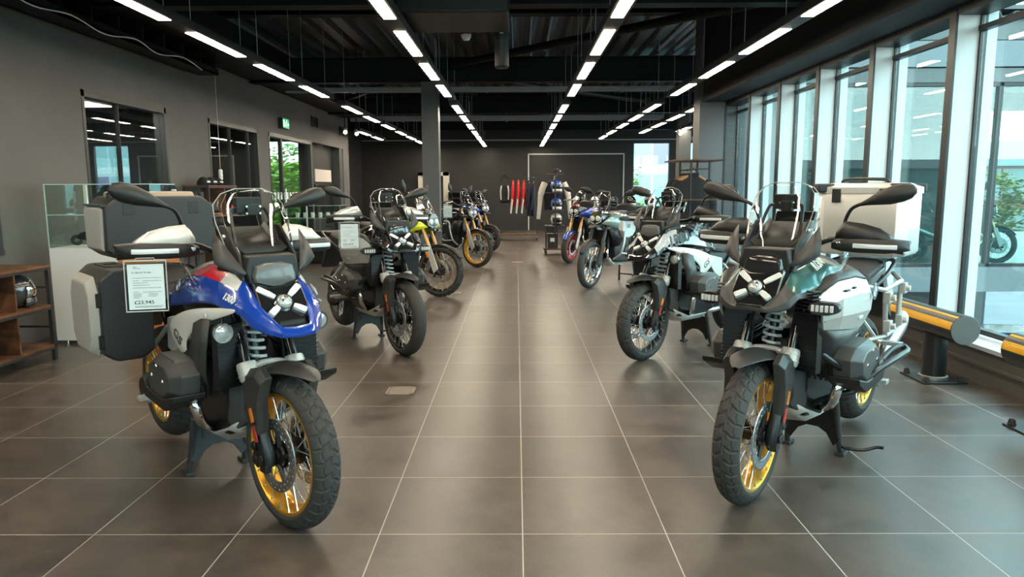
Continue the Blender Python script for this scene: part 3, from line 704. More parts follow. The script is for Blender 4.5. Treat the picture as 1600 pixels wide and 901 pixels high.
def make_helmet(name, label, loc, rz, m1, m2, m3, group=None, visor=None):
    t = thing(name, label, 'helmet', loc, rz, group)
    # x forward
    rings = []
    for i in range(11):
        a = PI * i / 10; z = .145 + .135 * cos(a)
        if z < .02: z = .02
        k = sin(a) ** .8 if i < 9 else .55
        rings.append([V(.02 * (1 if i < 6 else 1) + (.148 * k) * cos(b) * (1.08 if cos(b) > 0 else .98), .118 * k * sin(b), z) for b in [2 * PI * j / 20 for j in range(20)]])
    g = G(); g.loft(rings); build('shell', g, m1, t)
    g = G(); rows = []
    for z, k in ((.085, 1.06), (.12, 1.10), (.155, 1.09), (.185, 1.03)):
        s = math.sqrt(max(0, 1 - ((z - .145) / .137) ** 2)) ** .8
        rows.append([V(.02 + .150 * s * k * cos(b), .122 * s * 1.02 * sin(b), z) for b in [-1.15 + 2.3 * j / 12 for j in range(13)]])
    g.sheet(rows); build('visor', g, visor or m_gloss, t, solid=.004)
    g = G(); rows = []
    for z, k in ((.02, .98), (.05, 1.14), (.085, 1.1)): rows.append([V(.02 + .140 * k * cos(b), .112 * 1.02 * sin(b), z) for b in [-1.2 + 2.4 * j / 10 for j in range(11)]])
    g.sheet(rows); build('chin_bar', g, m2, t, solid=.008)
    g = G(); g.prism([(.06, .275), (-.06, .272), (-.11, .23), (-.02, .262)], 'y', -.035, .035); build('top_vent', g, m3, t)
    return t
make_helmet('helmet', 'dark grey flip-up helmet with a mirrored visor on the rustic shelf', (-4.14, 5.82, .475), .9, mat('helmet_grey', (.03, .033, .036), .2, coat=.8), mat('helmet_mid', (.05, .055, .06), .25, coat=.5), m_gloss, None, m_chrome)

def make_cap(label, loc, rz, m, group=None):
    t = thing('cap', label, 'cap', loc, rz, group)
    rings = [[V(.095 * cos(PI / 2 * i / 5) * cos(b), .085 * cos(PI / 2 * i / 5) * sin(b), .115 * sin(PI / 2 * i / 5)) for b in [2 * PI * j / 18 for j in range(18)]] for i in range(6)]
    g = G(); g.loft(rings, cap=True); build('crown', g, m, t)
    g = G(); g.sheet([[V(.05 + .04 * s + .11 * s * (1 - (q / 1.0) ** 2) * .7, .085 * q * (1 - .15 * s), .012 - .012 * s * q * q + .012 * (1 - abs(q)) * s) for q in (-1, -.75, -.5, -.25, 0, .25, .5, .75, 1)] for s in (0, .33, .66, 1)]); build('brim', g, m, t, solid=.004)
    g = G(); g.prism([(-.03, .035), (.03, .035), (.028, .055), (-.028, .058)], 'x', .085, .094); build('emblem', g, mat('emblem_white', (.75, .75, .72), .6), t)
    return t
for i, y in enumerate((10.15, 10.38, 10.60)):
    make_cap(['black cap with white emblem on the shoe shelf, nearest the window', 'black cap with white emblem in the middle of the three on the shoe shelf', 'black cap with white emblem on the shoe shelf, nearest the glass door'][i], (-4.36, y, 1.502), -.35, m_cloth, 'caps on the shoe shelf')

def make_shoe(label, loc, rz, m_up, m_sole, group):
    t = thing('riding_shoe', label, 'shoe', loc, rz, group)
    sec = [(-.14, .03, .03, .16), (-.10, .038, .02, .17), (-.04, .042, .02, .16), (.02, .042, .02, .115), (.08, .046, .02, .085), (.12, .044, .02, .07), (.15, .03, .02, .05)]
    rings = [[V(x, w * cos(b), .02 + (h - .02) * (.5 + .5 * sin(b)) ** (.8 if sin(b) > 0 else 1.)) for b in [2 * PI * j / 14 for j in range(14)]] for x, w, z, h in sec]
    g = G(); g.loft(rings); build('upper', g, m_up, t)
    g = G(); g.prism([(-.15, -.03), (-.1, -.042), (.0, -.042), (.09, -.05), (.14, -.04), (.16, 0), (.14, .04), (.09, .05), (0, .042), (-.1, .042), (-.15, .03)], 'z', 0, .028); build('sole', g, m_sole, t, bevel=.005)
    g = G(); g.tube([V(-.145, 0, .1), V(-.15, 0, .16)], .01, 6); build('pull_tab', g, mat('red_tab', (.6, .02, .02), .6), t)
    return t
gum = mat('gum_sole', (.38, .17, .07), .6); wsole = mat('white_sole', (.7, .68, .64), .6)
k = 0
SH = ['black shoe with tan sole on the upper shelf, nearest the window', 'black shoe with tan sole on the upper shelf, beside the middle post', 'white soled shoe on the upper shelf by the red and blue tag', 'black shoe with tan sole on the middle shelf, nearest the window', 'black shoe with tan sole on the middle shelf, beside the middle post', 'white strapped black shoe on the middle shelf, nearest the glass door']
for z in (1.083, .643):
    for y in (10.10, 10.36, 10.72):
        make_shoe(SH[k], (-4.36, y, z), -.5 + .2 * (k % 2), m_cloth if k != 2 else mat('grey_suede', (.4, .38, .36), .8), gum if k not in (2, 5) else wsole, 'shoes on the rustic shelf'); k += 1
t = thing('hang_tag', 'red and blue paper tag standing on the upper shoe shelf', 'tag', (-4.25, 10.84, 1.082))
g = G(); g.bx(-.004, .004, -.02, .02, .0, .06); build('blue_half', g, mat('tag_blue', (.03, .12, .5), .5), t)
g = G(); g.bx(-.004, .004, -.02, .02, .06, .13); build('red_half', g, mat('tag_red', (.6, .03, .03), .5), t)
# pale hanging lamp by the glass door opening
t = thing('hanging_sensor', 'small white ribbed fitting hanging on a thin wire by the second opening', 'pendant', (-4.45, 10.98, 1.58))
g = G(); g.lathe([(0, 0), (.02, 0), (.03, .02), (.03, .04), (.025, .05), (.03, .06), (.03, .09), (.025, .1), (.03, .11), (.03, .14), (.02, .16), (0, .16)], axis='z', n=16); build('body', g, m_white, t)
g = G(); g.tube([V(0, 0, .16), V(0, 0, 1.72)], .003, 5); build('wire', g, m_white, t)

# glass showcase by the left wall
def showcase(name, label, loc, w, d, hb, hg, wood=True):
    t = thing(name, label, 'display case', loc)
    g = G(); g.bx(0, w * (.64 if wood else 1.), 0, d, .035, hb); build('base_cabinet', g, m_white if wood else m_frame, t, bevel=.003)
    if wood:
        for k in range(3):
            g = G(); g.bx(w * .645, w, .0, d, hb - .02 - (k + 1) * .285, hb - .025 - k * .285); dr = build('drawer', g, m_orange, t, bevel=.003)
            gg = G(); gg.bx(w * .78, w * .86, -.015, 0, hb - .16 - k * .285, hb - .15 - k * .285); build('drawer_handle', gg, m_chrome, dr)
        g = G(); g.bx(w * .645, w, .01, d - .01, .035, .06); build('plinth', g, m_white, t)
    for x in (.06, w - .06):
        for y in (.06, d - .06):
            g = G(); g.cyl(V(x, y, 0), V(x, y, .035), .022, 12); build('foot', g, m_chrome, t)
    th = .008; z0, z1 = hb, hb + hg
    for nm, b in (('front_glass', (0, w, 0, th, z0, z1)), ('back_glass', (0, w, d - th, d, z0, z1)), ('side_glass', (0, th, th, d - th, z0, z1)), ('side_glass', (w - th, w, th, d - th, z0, z1)), ('top_glass', (0, w, 0, d, z1, z1 + th)), ('glass_shelf', (th, w - th, th, d - th, z0 + hg * .52, z0 + hg * .52 + th))):
        g = G(); g.bx(*b); p = build(nm, g, m_gcase, t)
        if nm != 'back_glass':
            e = G(); x0, x1, y0, y1, a, c = b
            m_edge = mat('glass_edge', (.50, .68, .64), .25)
            if nm in ('top_glass', 'glass_shelf'): 
                e.bx(x0, x1, y0 - .002, y0, a, c); e.bx(x0 - .002, x0, y0, y1, a, c); e.bx(x1, x1 + .002, y0, y1, a, c)
            else: e.bx(x0, x0 + .004, y0 - .001, y0, a, c) if nm == 'front_glass' else e.bx(x0, x1, y0 - .002, y0 - .001, a, c)
            build('polished_edge', e, m_edge, p)
    for x in (w * .36,):
        g = G(); g.bx(x, x + .025, .02, .045, z0, z1); build('upright', g, m_white, t)
    return t
showcase('display_case', 'white glass-topped display case with orange wooden drawers behind the blue motorcycle', (-4.33, 6.65, 0), .98, .48, .905, .58)
# small things in the showcase
for i, (x, z) in enumerate(((-3.95, 1.216), (-4.12, .915))):
    t = thing('figurine', ['small dark model motorcycle on the glass shelf of the display case', 'small dark model motorcycle standing on the floor of the display case'][i], 'figurine', (x, 6.9, z), .6)
    for xx in (-.08, .08):
        g = G(); g.lathe([(.02, -.012), (.045, -.014), (.052, 0), (.045, .014), (.02, .012)], (xx, 0, .052), n=18, closed=True); build('wheel', g, m_rubber, t)
    g = G(); g.prism([(-.09, .07), (-.05, .12), (0, .13), (.05, .14), (.08, .12), (.05, .07), (.0, .04), (-.04, .05)], 'y', -.022, .022); build('body', g, m_gloss, t, bevel=.006)
    g = G(); g.tube([V(.07, 0, .05), V(.04, 0, .17)], .006, 6); build('fork', g, m_chrome, t)
    g = G(); g.prism([(.05, .14), (.07, .13), (.05, .20), (.03, .21)], 'y', -.02, .02); build('windscreen', g, m_gloss, t)
showcase('display_case', 'dark glass-topped display case with a row of white mugs by the glazed door', (-4.45, 14.0, 0), 1.05, .5, .62, .50, False)
for i in range(6):
    t = thing('mug', 'small white mug in the row inside the dark display case', 'mug', (-4.30 + .15 * i, 14.22, .892), 1.2, 'white mugs in the dark display case')
    g = G(); g.lathe([(0, 0), (.034, 0), (.036, .005), (.036, .095), (.032, .095), (.031, .01), (0, .008)], axis='z', n=18); build('cup', g, m_white, t)
    g = G(); g.tube(smooth_path([(.034, 0, .08), (.058, 0, .07), (.058, 0, .035), (.034, 0, .022)], 4), .005, 6); build('handle', g, m_white, t)
# side table with a helmet by the first window
t = thing('side_table', 'thin black metal side table under the first window', 'table', (-4.30, 8.95, 0))
g = G(); g.bx(-.2, .2, -.3, .3, 1.36, 1.385); build('table_top', g, m_bframe, t)
for x in (-.19, .17):
    for y in (-.29, .27): g = G(); g.bx(x, x + .02, y, y + .02, 0, 1.36); build('leg', g, m_bframe, t)
make_cap('black cap lying on the thin side table by the first window', (-4.28, 9.02, 1.387), -.8, m_cloth)
# office chairs behind the display case
def office_chair(label, loc, rz):
    t = thing('office_chair', label, 'chair', loc, rz, 'office chairs near the glazed door')
    g = G(); g.box((0, 0, .46), (.46, .46, .07)); build('seat', g, m_cloth, t, bevel=.03, seg=3)
    g = G(); g.sheet([[V(-.22 - .03 * s * s + .04 * (q / 2) ** 2, .2 * q / 2, .55 + .45 * s) for q in (-2, -1, 0, 1, 2)] for s in (0, .25, .5, .75, 1)]); build('backrest', g, m_cloth, t, solid=.04, bevel=.01)
    g = G(); g.tube([V(-.1, 0, .42), V(-.26, 0, .45), V(-.27, 0, .62)], .018, 8); build('back_bracket', g, m_bframe, t)
    g = G(); g.cyl(V(0, 0, .08), V(0, 0, .43), .025, 12); build('gas_column', g, m_chrome, t)
    for k in range(5):
        a = k * 2 * PI / 5; g = G(); g.tube([V(0, 0, .1), V(.27 * cos(a), .27 * sin(a), .06)], [.022, .014], 8); l = build('base_leg', g, m_bframe, t)
        g = G(); g.lathe([(.0, -.02), (.028, -.02), (.03, 0), (.028, .02), (0, .02)], (.27 * cos(a), .27 * sin(a), .03), n=14); build('caster', g, m_rubber, l)
    g = G(); g.tube([V(-.12, .25, .44), V(-.12, .27, .64), V(.1, .27, .64)], .014, 8); pair('armrest', g, m_bframe, t)
    return t
office_chair('black office chair with its back to the niche, behind the dark display case', (-3.9, 15.9, 0), 2.4); office_chair('black office chair pulled up by the niche corner', (-3.5, 17.3, 0), -2.2)

# ------- clothing
m_red = mat('jacket_red', (.62, .012, .02), .75); m_cream = mat('jacket_grey', (.55, .52, .47), .8); m_navy = mat('jacket_navy', (.010, .014, .03), .85); m_hang = mat('hanger_wood', (.42, .22, .09), .5)
def jacket(label, loc, rz, mb, mlow, group, ln=.72, sz=1.12, sy=.72):
    """jacket on a hanger; local x = across the shoulders, y = front/back, hook at origin"""
    t = thing('jacket', label, 'jacket', loc, rz, group); t.scale = (1, sy, sz)
    def ring(w, d, z, n=16): return [V(w * cos(a), d * sin(a), z) for a in [2 * PI * j / n for j in range(n)]]
    g = G(); g.loft([ring(.07, .05, -.10), ring(.19, .07, -.16), ring(.235, .10, -.26), ring(.23, .11, -.45), ring(.24, .115, -ln), ring(.22, .10, -ln - .02)]); build('body', g, mb, t)
    g = G(); g.tube([V(.19, 0, -.17), V(.27, .02, -.32), V(.30, .04, -.48)], [.075, .07, .062], 10); pair_x(t, 'sleeve', g, mb)
    g = G(); g.tube([V(.30, .04, -.48), V(.31, .09, -.64), V(.31, .13, -.80)], [.062, .055, .045], 10); pair_x(t, 'cuff', g, mlow)
    g = G(); g.loft([ring(.075, .06, -.12), ring(.08, .065, -.06), ring(.075, .06, -.05)], cap=False); build('collar', g, mb, t, solid=.006)
    g = G(); g.tube(smooth_path([(-.18, 0, -.15), (-.06, 0, -.08), (0, 0, -.065), (.06, 0, -.08), (.18, 0, -.15)], 4), .014, 8); h = build('hanger', g, m_hang, t)
    g = G(); g.tube([V(.0, 0, -.065), V(.006, 0, -.03)] + [V(.0195 * sin(a), 0, .0195 * cos(a)) for a in (2.6, 2.1, 1.6, 1.1, .6, .1, -.4, -.9, -1.4)], .0035, 6); build('hook', g, m_chrome, h)
    return t
def pair_x(t, name, g, m):
    build(name, g, m, t); q = G(); q.v = [(-x, y, z) for x, y, z in g.v]; q.f = [f[::-1] for f in g.f]; q.m = list(g.m); build(name, q, m, t)
def rail_rack(label, loc, rz, w, h, name='clothes_rack'):
    t = thing(name, label, 'clothes rack', loc, rz)
    for x in (-w / 2, w / 2):
        g = G(); g.bx(x - .015, x + .015, -.015, .015, .14, h); build('post', g, m_bframe, t)
        g = G(); g.bx(x - .015, x + .015, -.24, .24, .12, .15); build('foot_bar', g, m_bframe, t)
        for y in (-.22, .22):
            g = G(); g.lathe([(0, -.015), (.05, -.015), (.055, 0), (.05, .015), (0, .015)], (x, y, .055), axis='x', n=18); c = build('caster', g, m_rubber, t)
            g = G(); g.box((x, y, .1), (.045, .03, .05)); build('caster_fork', g, m_chrome, c)
    g = G(); g.tube([V(-w / 2, 0, h), V(w / 2, 0, h)], .012, 10); build('hanging_rail', g, m_bframe, t)
    g = G(); g.bx(-w / 2, w / 2, -.2, .2, .15, .175); build('base_board', g, m_rust, t)
    return t
RX, RY = .06, 20.3
rail_rack('black clothes rack on casters with red and navy jackets before the back wall', (RX, RY, 0), 0, 1.0, 1.72)
for i, (dx, kind) in enumerate(((-.155, 'r'), (-.005, 'r'), (.145, 'r'), (.29, 'n'), (.41, 'n'))):
    lb = (['red and pale grey jacket nearest the backpack', 'red and pale grey jacket in the middle of the three', 'red and pale grey jacket next to the navy ones'][i] if kind == 'r' else ['navy jacket next to the red ones', 'navy jacket at the end of the rack'][i - 3]) + ' on the back clothes rack'
    jacket(lb, (RX + dx, RY, 1.718), PI / 2, m_red if kind == 'r' else m_navy, m_cream if kind == 'r' else m_navy, 'jackets on the back rack', .62 if kind == 'r' else .95, 1.2 if kind == 'r' else 1.08, .5)
t = thing('hanging_backpack', 'black backpack with pale straps hanging at the end of the back clothes rack', 'backpack', (RX - .385, RY - .16, 1.05))
g = G(); g.box((0, 0, .25), (.30, .20, .52)); build('bag', g, m_cloth, t, bevel=.07, seg=4)
g = G(); g.tube(smooth_path([(.09, -.10, .46), (.11, -.14, .3), (.10, -.12, .08)], 5), .02, 8, flat=.4); pair_x(t, 'strap', g, mat('strap_grey', (.45, .45, .43), .7))
g = G(); g.tube(smooth_path([(-.09, 0, .48), (-.10, .04, .66), (0, .10, .76), (.10, .04, .66), (.09, 0, .48)], 5), .014, 8); build('grab_loop', g, m_cloth, t)
# tower stand with helmets
TX, TY = .835, 15.9
t = thing('display_stand', 'tall narrow display stand on casters carrying helmets and a white and black jacket', 'display stand', (TX, TY, 0))
g = G(); g.bx(-.25, .25, -.26, .22, .11, .14); build('base_board', g, m_rust, t)
for x in (-.2, .2):
    for y in (-.17, .17):
        g = G(); g.lathe([(0, -.02), (.05, -.02), (.055, 0), (.05, .02), (0, .02)], (x, y, .055), axis='x', n=18); c = build('caster', g, m_rubber, t); g = G(); g.box((x, y, .095), (.05, .035, .03)); build('caster_fork', g, m_chrome, c)
g = G(); g.bx(-.015, .015, -.25, -.22, .14, 1.76); build('post', g, m_bframe, t)
g = G(); g.tube([V(-.17, -.17, .14), V(-.17, -.17, .46), V(.17, -.17, .46), V(.17, -.17, .14)], .011, 8); build('lower_hoop', g, m_chrome, t)
for z, wd in ((.62, .42), (.95, .42), (1.33, .42), (1.74, .36)):
    g = G(); g.bx(-wd / 2, wd / 2, -.22, .10, z, z + .015); build('shelf_board', g, m_rust if z > 1.7 else m_bframe, t)
make_cap('black cap on top of the tall display stand', (TX + .03, TY - .04, 1.757), -.4, m_cloth)
m_bluew = mat('helmet_blue', (.02, .10, .42), .25, coat=.8); m_hw = mat('helmet_white', (.7, .7, .7), .2, coat=.8); m_yell = mat('helmet_yellow', (.35, .30, .08), .3)
make_helmet('helmet', 'white and blue helmet with yellow lines on the upper shelf of the tall stand', (TX + .02, TY - .02, 1.333), -1.2, m_bluew, m_hw, m_yell)
make_helmet('helmet', 'blue topped white and black helmet on the middle shelf of the tall stand', (TX + .02, TY - .02, .953), -1.2, m_bluew, m_hw, m_bluew, None, m_gloss)
make_helmet('helmet', 'white and black helmet on the lower shelf of the tall stand', (TX + .02, TY - .02, .623), -1.2, m_hw, m_gloss, m_yell)
t = thing('boot_box', 'black ribbed box standing on the base of the tall display stand', 'box', (TX - .05, TY - .0, .141))
g = G(); g.bx(-.15, .12, -.11, .2, 0, .46); build('carton', g, m_blackp, t, bevel=.01); g = G(); g.bx(-.05, .05, -.114, -.11, .14, .22); build('emblem', g, mat('emblem_white', (.75, .75, .72), .6), t)
# riding suit jacket behind the stand: black with white sleeves
t = thing('jacket', 'black and white riding jacket hanging on the back of the tall stand', 'jacket', (TX + .0, TY + .28, 1.66), .1)
def ring(w, d, z, n=16): return [V(w * cos(a), d * sin(a), z) for a in [2 * PI * j / n for j in range(n)]]
g = G(); g.loft([ring(.08, .06, -.05), ring(.20, .09, -.10), ring(.25, .12, -.22), ring(.22, .12, -.5), ring(.22, .12, -.72)]); build('body', g, m_cloth, t)
m_sl = mat('sleeve_white', (.6, .56, .5), .7)
g = G(); g.tube([V(.20, 0, -.12), V(.27, -.03, -.25), V(.31, -.04, -.38)], [.085, .075, .065], 10); pair_x(t, 'upper_sleeve', g, m_sl)
g = G(); g.tube([V(.31, -.04, -.38), V(.33, -.05, -.62), V(.36, -.04, -.9)], [.06, .05, .04], 10); pair_x(t, 'lower_sleeve', g, m_sl)
g = G(); g.tube([V(0, 0, -.05), V(0, 0, .045), V(0, -.385, .045)], .008, 6); build('hook_arm', g, m_chrome, t)
# rack on the right with black jackets
KX, KY = 2.66, 11.0
t = thing('clothes_rack', 'black jacket rack with a wooden top board in front of the pier', 'clothes rack', (KX, KY, 0))
for x, y in ((-.126, -.36), (.14, -.36), (-.126, .36), (.14, .36)): g = G(); g.bx(x - .012, x + .012, y - .012, y + .012, 0, 1.82); build('post', g, m_bframe, t)
g = G(); g.bx(-.36, .36, -.42, .42, 1.82, 1.838); build('top_board', g, m_rust, t)
g = G(); g.bx(-.25, .30, -.46, -.372, 1.25, 1.266); build('shelf_board', g, m_rust, t)
g = G(); g.tube([V(-.06, -.37, 1.70), V(-.06, .37, 1.70)], .012, 8); g.bx(-.138, .152, -.366, -.354, 1.69, 1.71); g.bx(-.138, .152, .354, .366, 1.69, 1.71); build('hanging_rail', g, m_bframe, t)
JL = ['black jacket on a brown hanger, foremost on the rack by the pier', 'black jacket on a brown hanger, second on the rack by the pier', 'black and pale grey jacket, third on the rack by the pier', 'black jacket, fourth on the rack by the pier', 'black jacket, hindmost on the rack by the pier']
for k, dy in enumerate((-.25, -.125, 0, .125, .25)):
    jacket(JL[k], (KX - .06, KY + dy, 1.698), 0, m_cloth, m_cream if k == 2 else m_cloth, 'black jackets on the rack by the pier', .74, 1.05, .36)
# counter with helmets at the back
t = thing('counter', 'black display counter with helmets before the white line frame', 'counter', (2.75, 20.4, 0))
g = G(); g.bx(-1.35, 1.35, -.3, .3, .88, .93); build('counter_top', g, m_frame, t, bevel=.004); g = G(); g.bx(-1.25, 1.25, -.24, .25, .0, .88); build('carcass', g, m_black, t)
for k in range(4): g = G(); g.bx(-1.24 + k * .62, -.64 + k * .62, -.26, -.24, .06, .85); build('door_panel', g, mat('door_dark', (.03, .031, .033), .4), t)
HL = [('white and red helmet', m_hw, m_red), ('white helmet', m_hw, m_hw), ('gloss black helmet', m_gloss, m_gloss), ('black and white helmet', m_gloss, m_hw), ('grey helmet', MATS['helmet_grey'], m_hw)]
for i, (nm, a, b) in enumerate(HL): make_helmet('helmet', nm + ' on the black display counter at the back', (1.68 + .5 * i, 20.3, .931), -1.7 + .2 * i, a, b, b)
# low black cabinets before the back wall
t = thing('storage_cabinet', 'low black open cabinet against the dark back wall beside the pale portal', 'cabinet', (-1.75, 24.95, 0))
for z in (.05, .40, .75, 1.10, 1.30): g = G(); g.bx(-.55, .55, -.3, .3, z, z + .03); build('shelf_board', g, m_frame, t)
for x in (-.56, -.0, .53): g = G(); g.bx(x, x + .03, -.3, .3, 0, 1.33); build('side_panel', g, m_frame, t)
# ------- yellow and black crash barriers by the glazing
def barrier(label, y0, y1, x, posts):
    t = thing('crash_barrier', label, 'barrier', (x, y0, 0), 0)
    R = .105; zc = .435
    n = 40
    def arc(a0, a1, mi, g, r=R):
        k = 12; vs = []
        for i in range(k + 1):
            a = rad(a0 + (a1 - a0) * i / k)
            vs += [V(r * cos(a), 0, zc + r * sin(a)), V(r * cos(a), y1 - y0, zc + r * sin(a))]
        g.add(vs, [(2 * i, 2 * i + 1, 2 * i + 3, 2 * i + 2) for i in range(k)], mi)
    g = G()
    bands = [(60, 100, 1), (100, 118, 0), (118, 128, 1), (128, 152, 0), (152, 186, 1), (186, 240, 0), (240, 300, 0), (300, 420, 0)]
    bands = [(100, 116, 0), (116, 126, 1), (126, 148, 0), (148, 178, 1), (178, 270, 0), (270, 460, 0)]
    for a, b, mi in bands: arc(a, b, mi, g)
    for yy in (0, y1 - y0): g.add([V(R * cos(2 * PI * j / n), yy, zc + R * sin(2 * PI * j / n)) for j in range(n)], [tuple(range(n))], 0)
    build('rail_tube', g, [mat('barrier_black', (.015, .017, .017), .3), mat('barrier_yellow', (.72, .36, .01), .35)], t)
    for yy in (-.004, y1 - y0 + .004):
        g = G(); g.lathe([(0, -.004), (R - .004, -.004), (R - .002, 0), (R - .004, .004), (0, .004)], (0, yy, zc), n=36); build('end_cap', g, mat('cap_grey', (.13, .145, .14), .4), t)
    for py in posts:
        g = G(); g.cyl(V(0, py - y0, .012), V(0, py - y0, zc - .08), .082, 28); p = build('post', g, MATS['barrier_black'], t)
        g = G(); g.lathe([(.083, .012), (.1, .012), (.1, .03), (.086, .034)], (0, py - y0, 0), axis='z', n=28); build('post_collar', g, mat('weld', (.4, .38, .34), .4, metal=.7), p)
        g = G(); g.bx(-.16, .16, py - y0 - .17, py - y0 + .17, 0, .012); b = build('base_plate', g, MATS['barrier_black'], t, bevel=.002)
        for sx in (-.125, .125):
            for sy in (-.135, .135):
                g = G(); g.lathe([(0, .05), (.012, .048), (.02, .038), (.021, .02), (.024, .016), (.024, .012)], (sx, py - y0 + sy, 0), axis='z', n=10); build('anchor_bolt', g, m_rubber, b)
    return t
barrier('yellow and black crash barrier behind the green motorcycle', 4.98, 8.2, 3.13, (5.32, 7.8))
barrier('yellow and black crash barrier cut off by the picture edge, opposite the green motorcycle', 1.2, 4.40, 3.10, (1.6, 4.08))
# ------------------------------------------------------------------ motorcycles: x forward from the front axle, y to the rider's left, z up
m_tyre = mat('tyre_rubber', (.034, .032, .030), .75, bump=.1, bscale=300)
m_plast = mat('grey_plastic', (.030, .029, .028), .45, bump=.25, bscale=500)
m_dplast = mat('dark_plastic', (.0095, .0092, .009), .45, bump=.25, bscale=500)
m_engine = mat('engine_black', (.009, .009, .0095), .34)
m_gold = mat('gold_rim', (.80, .40, .04), .28, metal=.75)
m_goldfork = mat('gold_fork', (.55, .33, .14), .3, metal=.8)
m_black = MATS['black_paint']
m_sgrey = mat('satin_grey', (.48, .47, .44), .35, metal=.3)
m_silver = mat('silver_paint', (.55, .55, .53), .3, metal=.5, coat=.4)
m_alup = mat('brushed_aluminium', (.62, .60, .56), .36, metal=.55)
m_whitep = mat('white_paint', (.66, .64, .59), .25, coat=.7)
m_blue = mat('blue_paint', (.003, .042, .31), .22, coat=1.)
m_redp = mat('red_paint', (.60, .012, .03), .25, coat=1.)
m_teal = mat('green_paint', (.030, .115, .105), .30, metal=.35, coat=.8)
m_paleteal = mat('pale_green_paint', (.26, .36, .34), .3, metal=.3, coat=.8)
m_yellow = mat('yellow_paint', (.62, .66, .01), .25, coat=.8)
m_bpaint = mat('black_gloss_paint', (.010, .010, .011), .14, coat=1.)
m_lens = mat('lamp_lens', (.60, .62, .62), .12, coat=1.)
m_amber = mat('amber_lens', (.75, .20, .01), .25, coat=.5)
m_redlens = mat('red_label', (.40, .03, .025), .35)
m_screen = glass('clear_screen', (.93, .94, .93), 1.3)
m_smoke = glass('smoked_screen', (.16, .16, .155), 1.5)
m_spoke = mat('spoke_steel', (.72, .72, .70), .2, metal=.9)
m_seat = mat('seat_vinyl', (.020, .020, .021), .62, bump=.3, bscale=220)
m_logo = mat('print_black', (.01, .01, .011), .4)
m_logow = mat('print_white', (.75, .75, .73), .4)
m_rblue = mat('roundel_blue', (.02, .16, .50), .3, coat=.8)
m_discm = mat('disc_steel', (.42, .42, .42), .28, metal=.9)

def tyre_g(R, W, rim, kind, nt, nf=30):
    h = (R - rim) * .80; rc = R - h
    g = G(); vs = []
    phis = [-1.75 + 3.5 * j / nf for j in range(nf + 1)]
    pitch = {'adv': 34, 'knob': 30, 'road': 28}[kind]
    for i in range(nt):
        th = 2 * PI * i / nt
        for ph in phis:
            s = ph / 1.2; a = abs(s); d = 0.
            if a < 1.02:
                u = th * pitch / (2 * PI)
                if kind == 'adv':
                    sg = 1 if s > 0 else -1
                    f = (u + (.5 if s > 0 else 0) + .55 * min(a, .5) * 1.6) % 1.0
                    if f < .13 and a > .06: d = .0065
                    zig = .07 * (1 if (u * 1.0 % 1.0) < .5 else -1)
                    if abs(s - zig) < .05: d = .0055
                    if abs(a - .55 - (.05 if (u % 1.) < .5 else -.03)) < .045: d = .005
                elif kind == 'knob':
                    f = (u + (.5 if a > .33 and a < .72 else 0)) % 1.0
                    if f < .36: d = .012
                    if abs(a - .33) < .06 or abs(a - .72) < .05: d = .012
                else:
                    f = (u + a * 1.1) % 1.0
                    if f < .11 and .08 < a < .92: d = .0035
            r = h - d
            y = (W / 2 - d * .6) * sin(min(max(ph, -PI / 2), PI / 2)) if abs(ph) <= PI / 2 else (W / 2) * (1 if ph > 0 else -1) * (1 - .22 * (abs(ph) - PI / 2) / .18)
            rr = rc + r * cos(ph) if abs(ph) <= PI / 2 else rc - (rc - rim) * (abs(ph) - PI / 2) / .18
            vs.append(V(rr * cos(th), y, rr * sin(th)))
    k = nf + 1
    fs = [(i * k + j, i * k + j + 1, ((i + 1) % nt) * k + j + 1, ((i + 1) % nt) * k + j) for i in range(nt) for j in range(nf)]
    g.add(vs, fs); return g
MESH = {}
def cached(key, fn):
    if key not in MESH: MESH[key] = fn()
    return MESH[key]
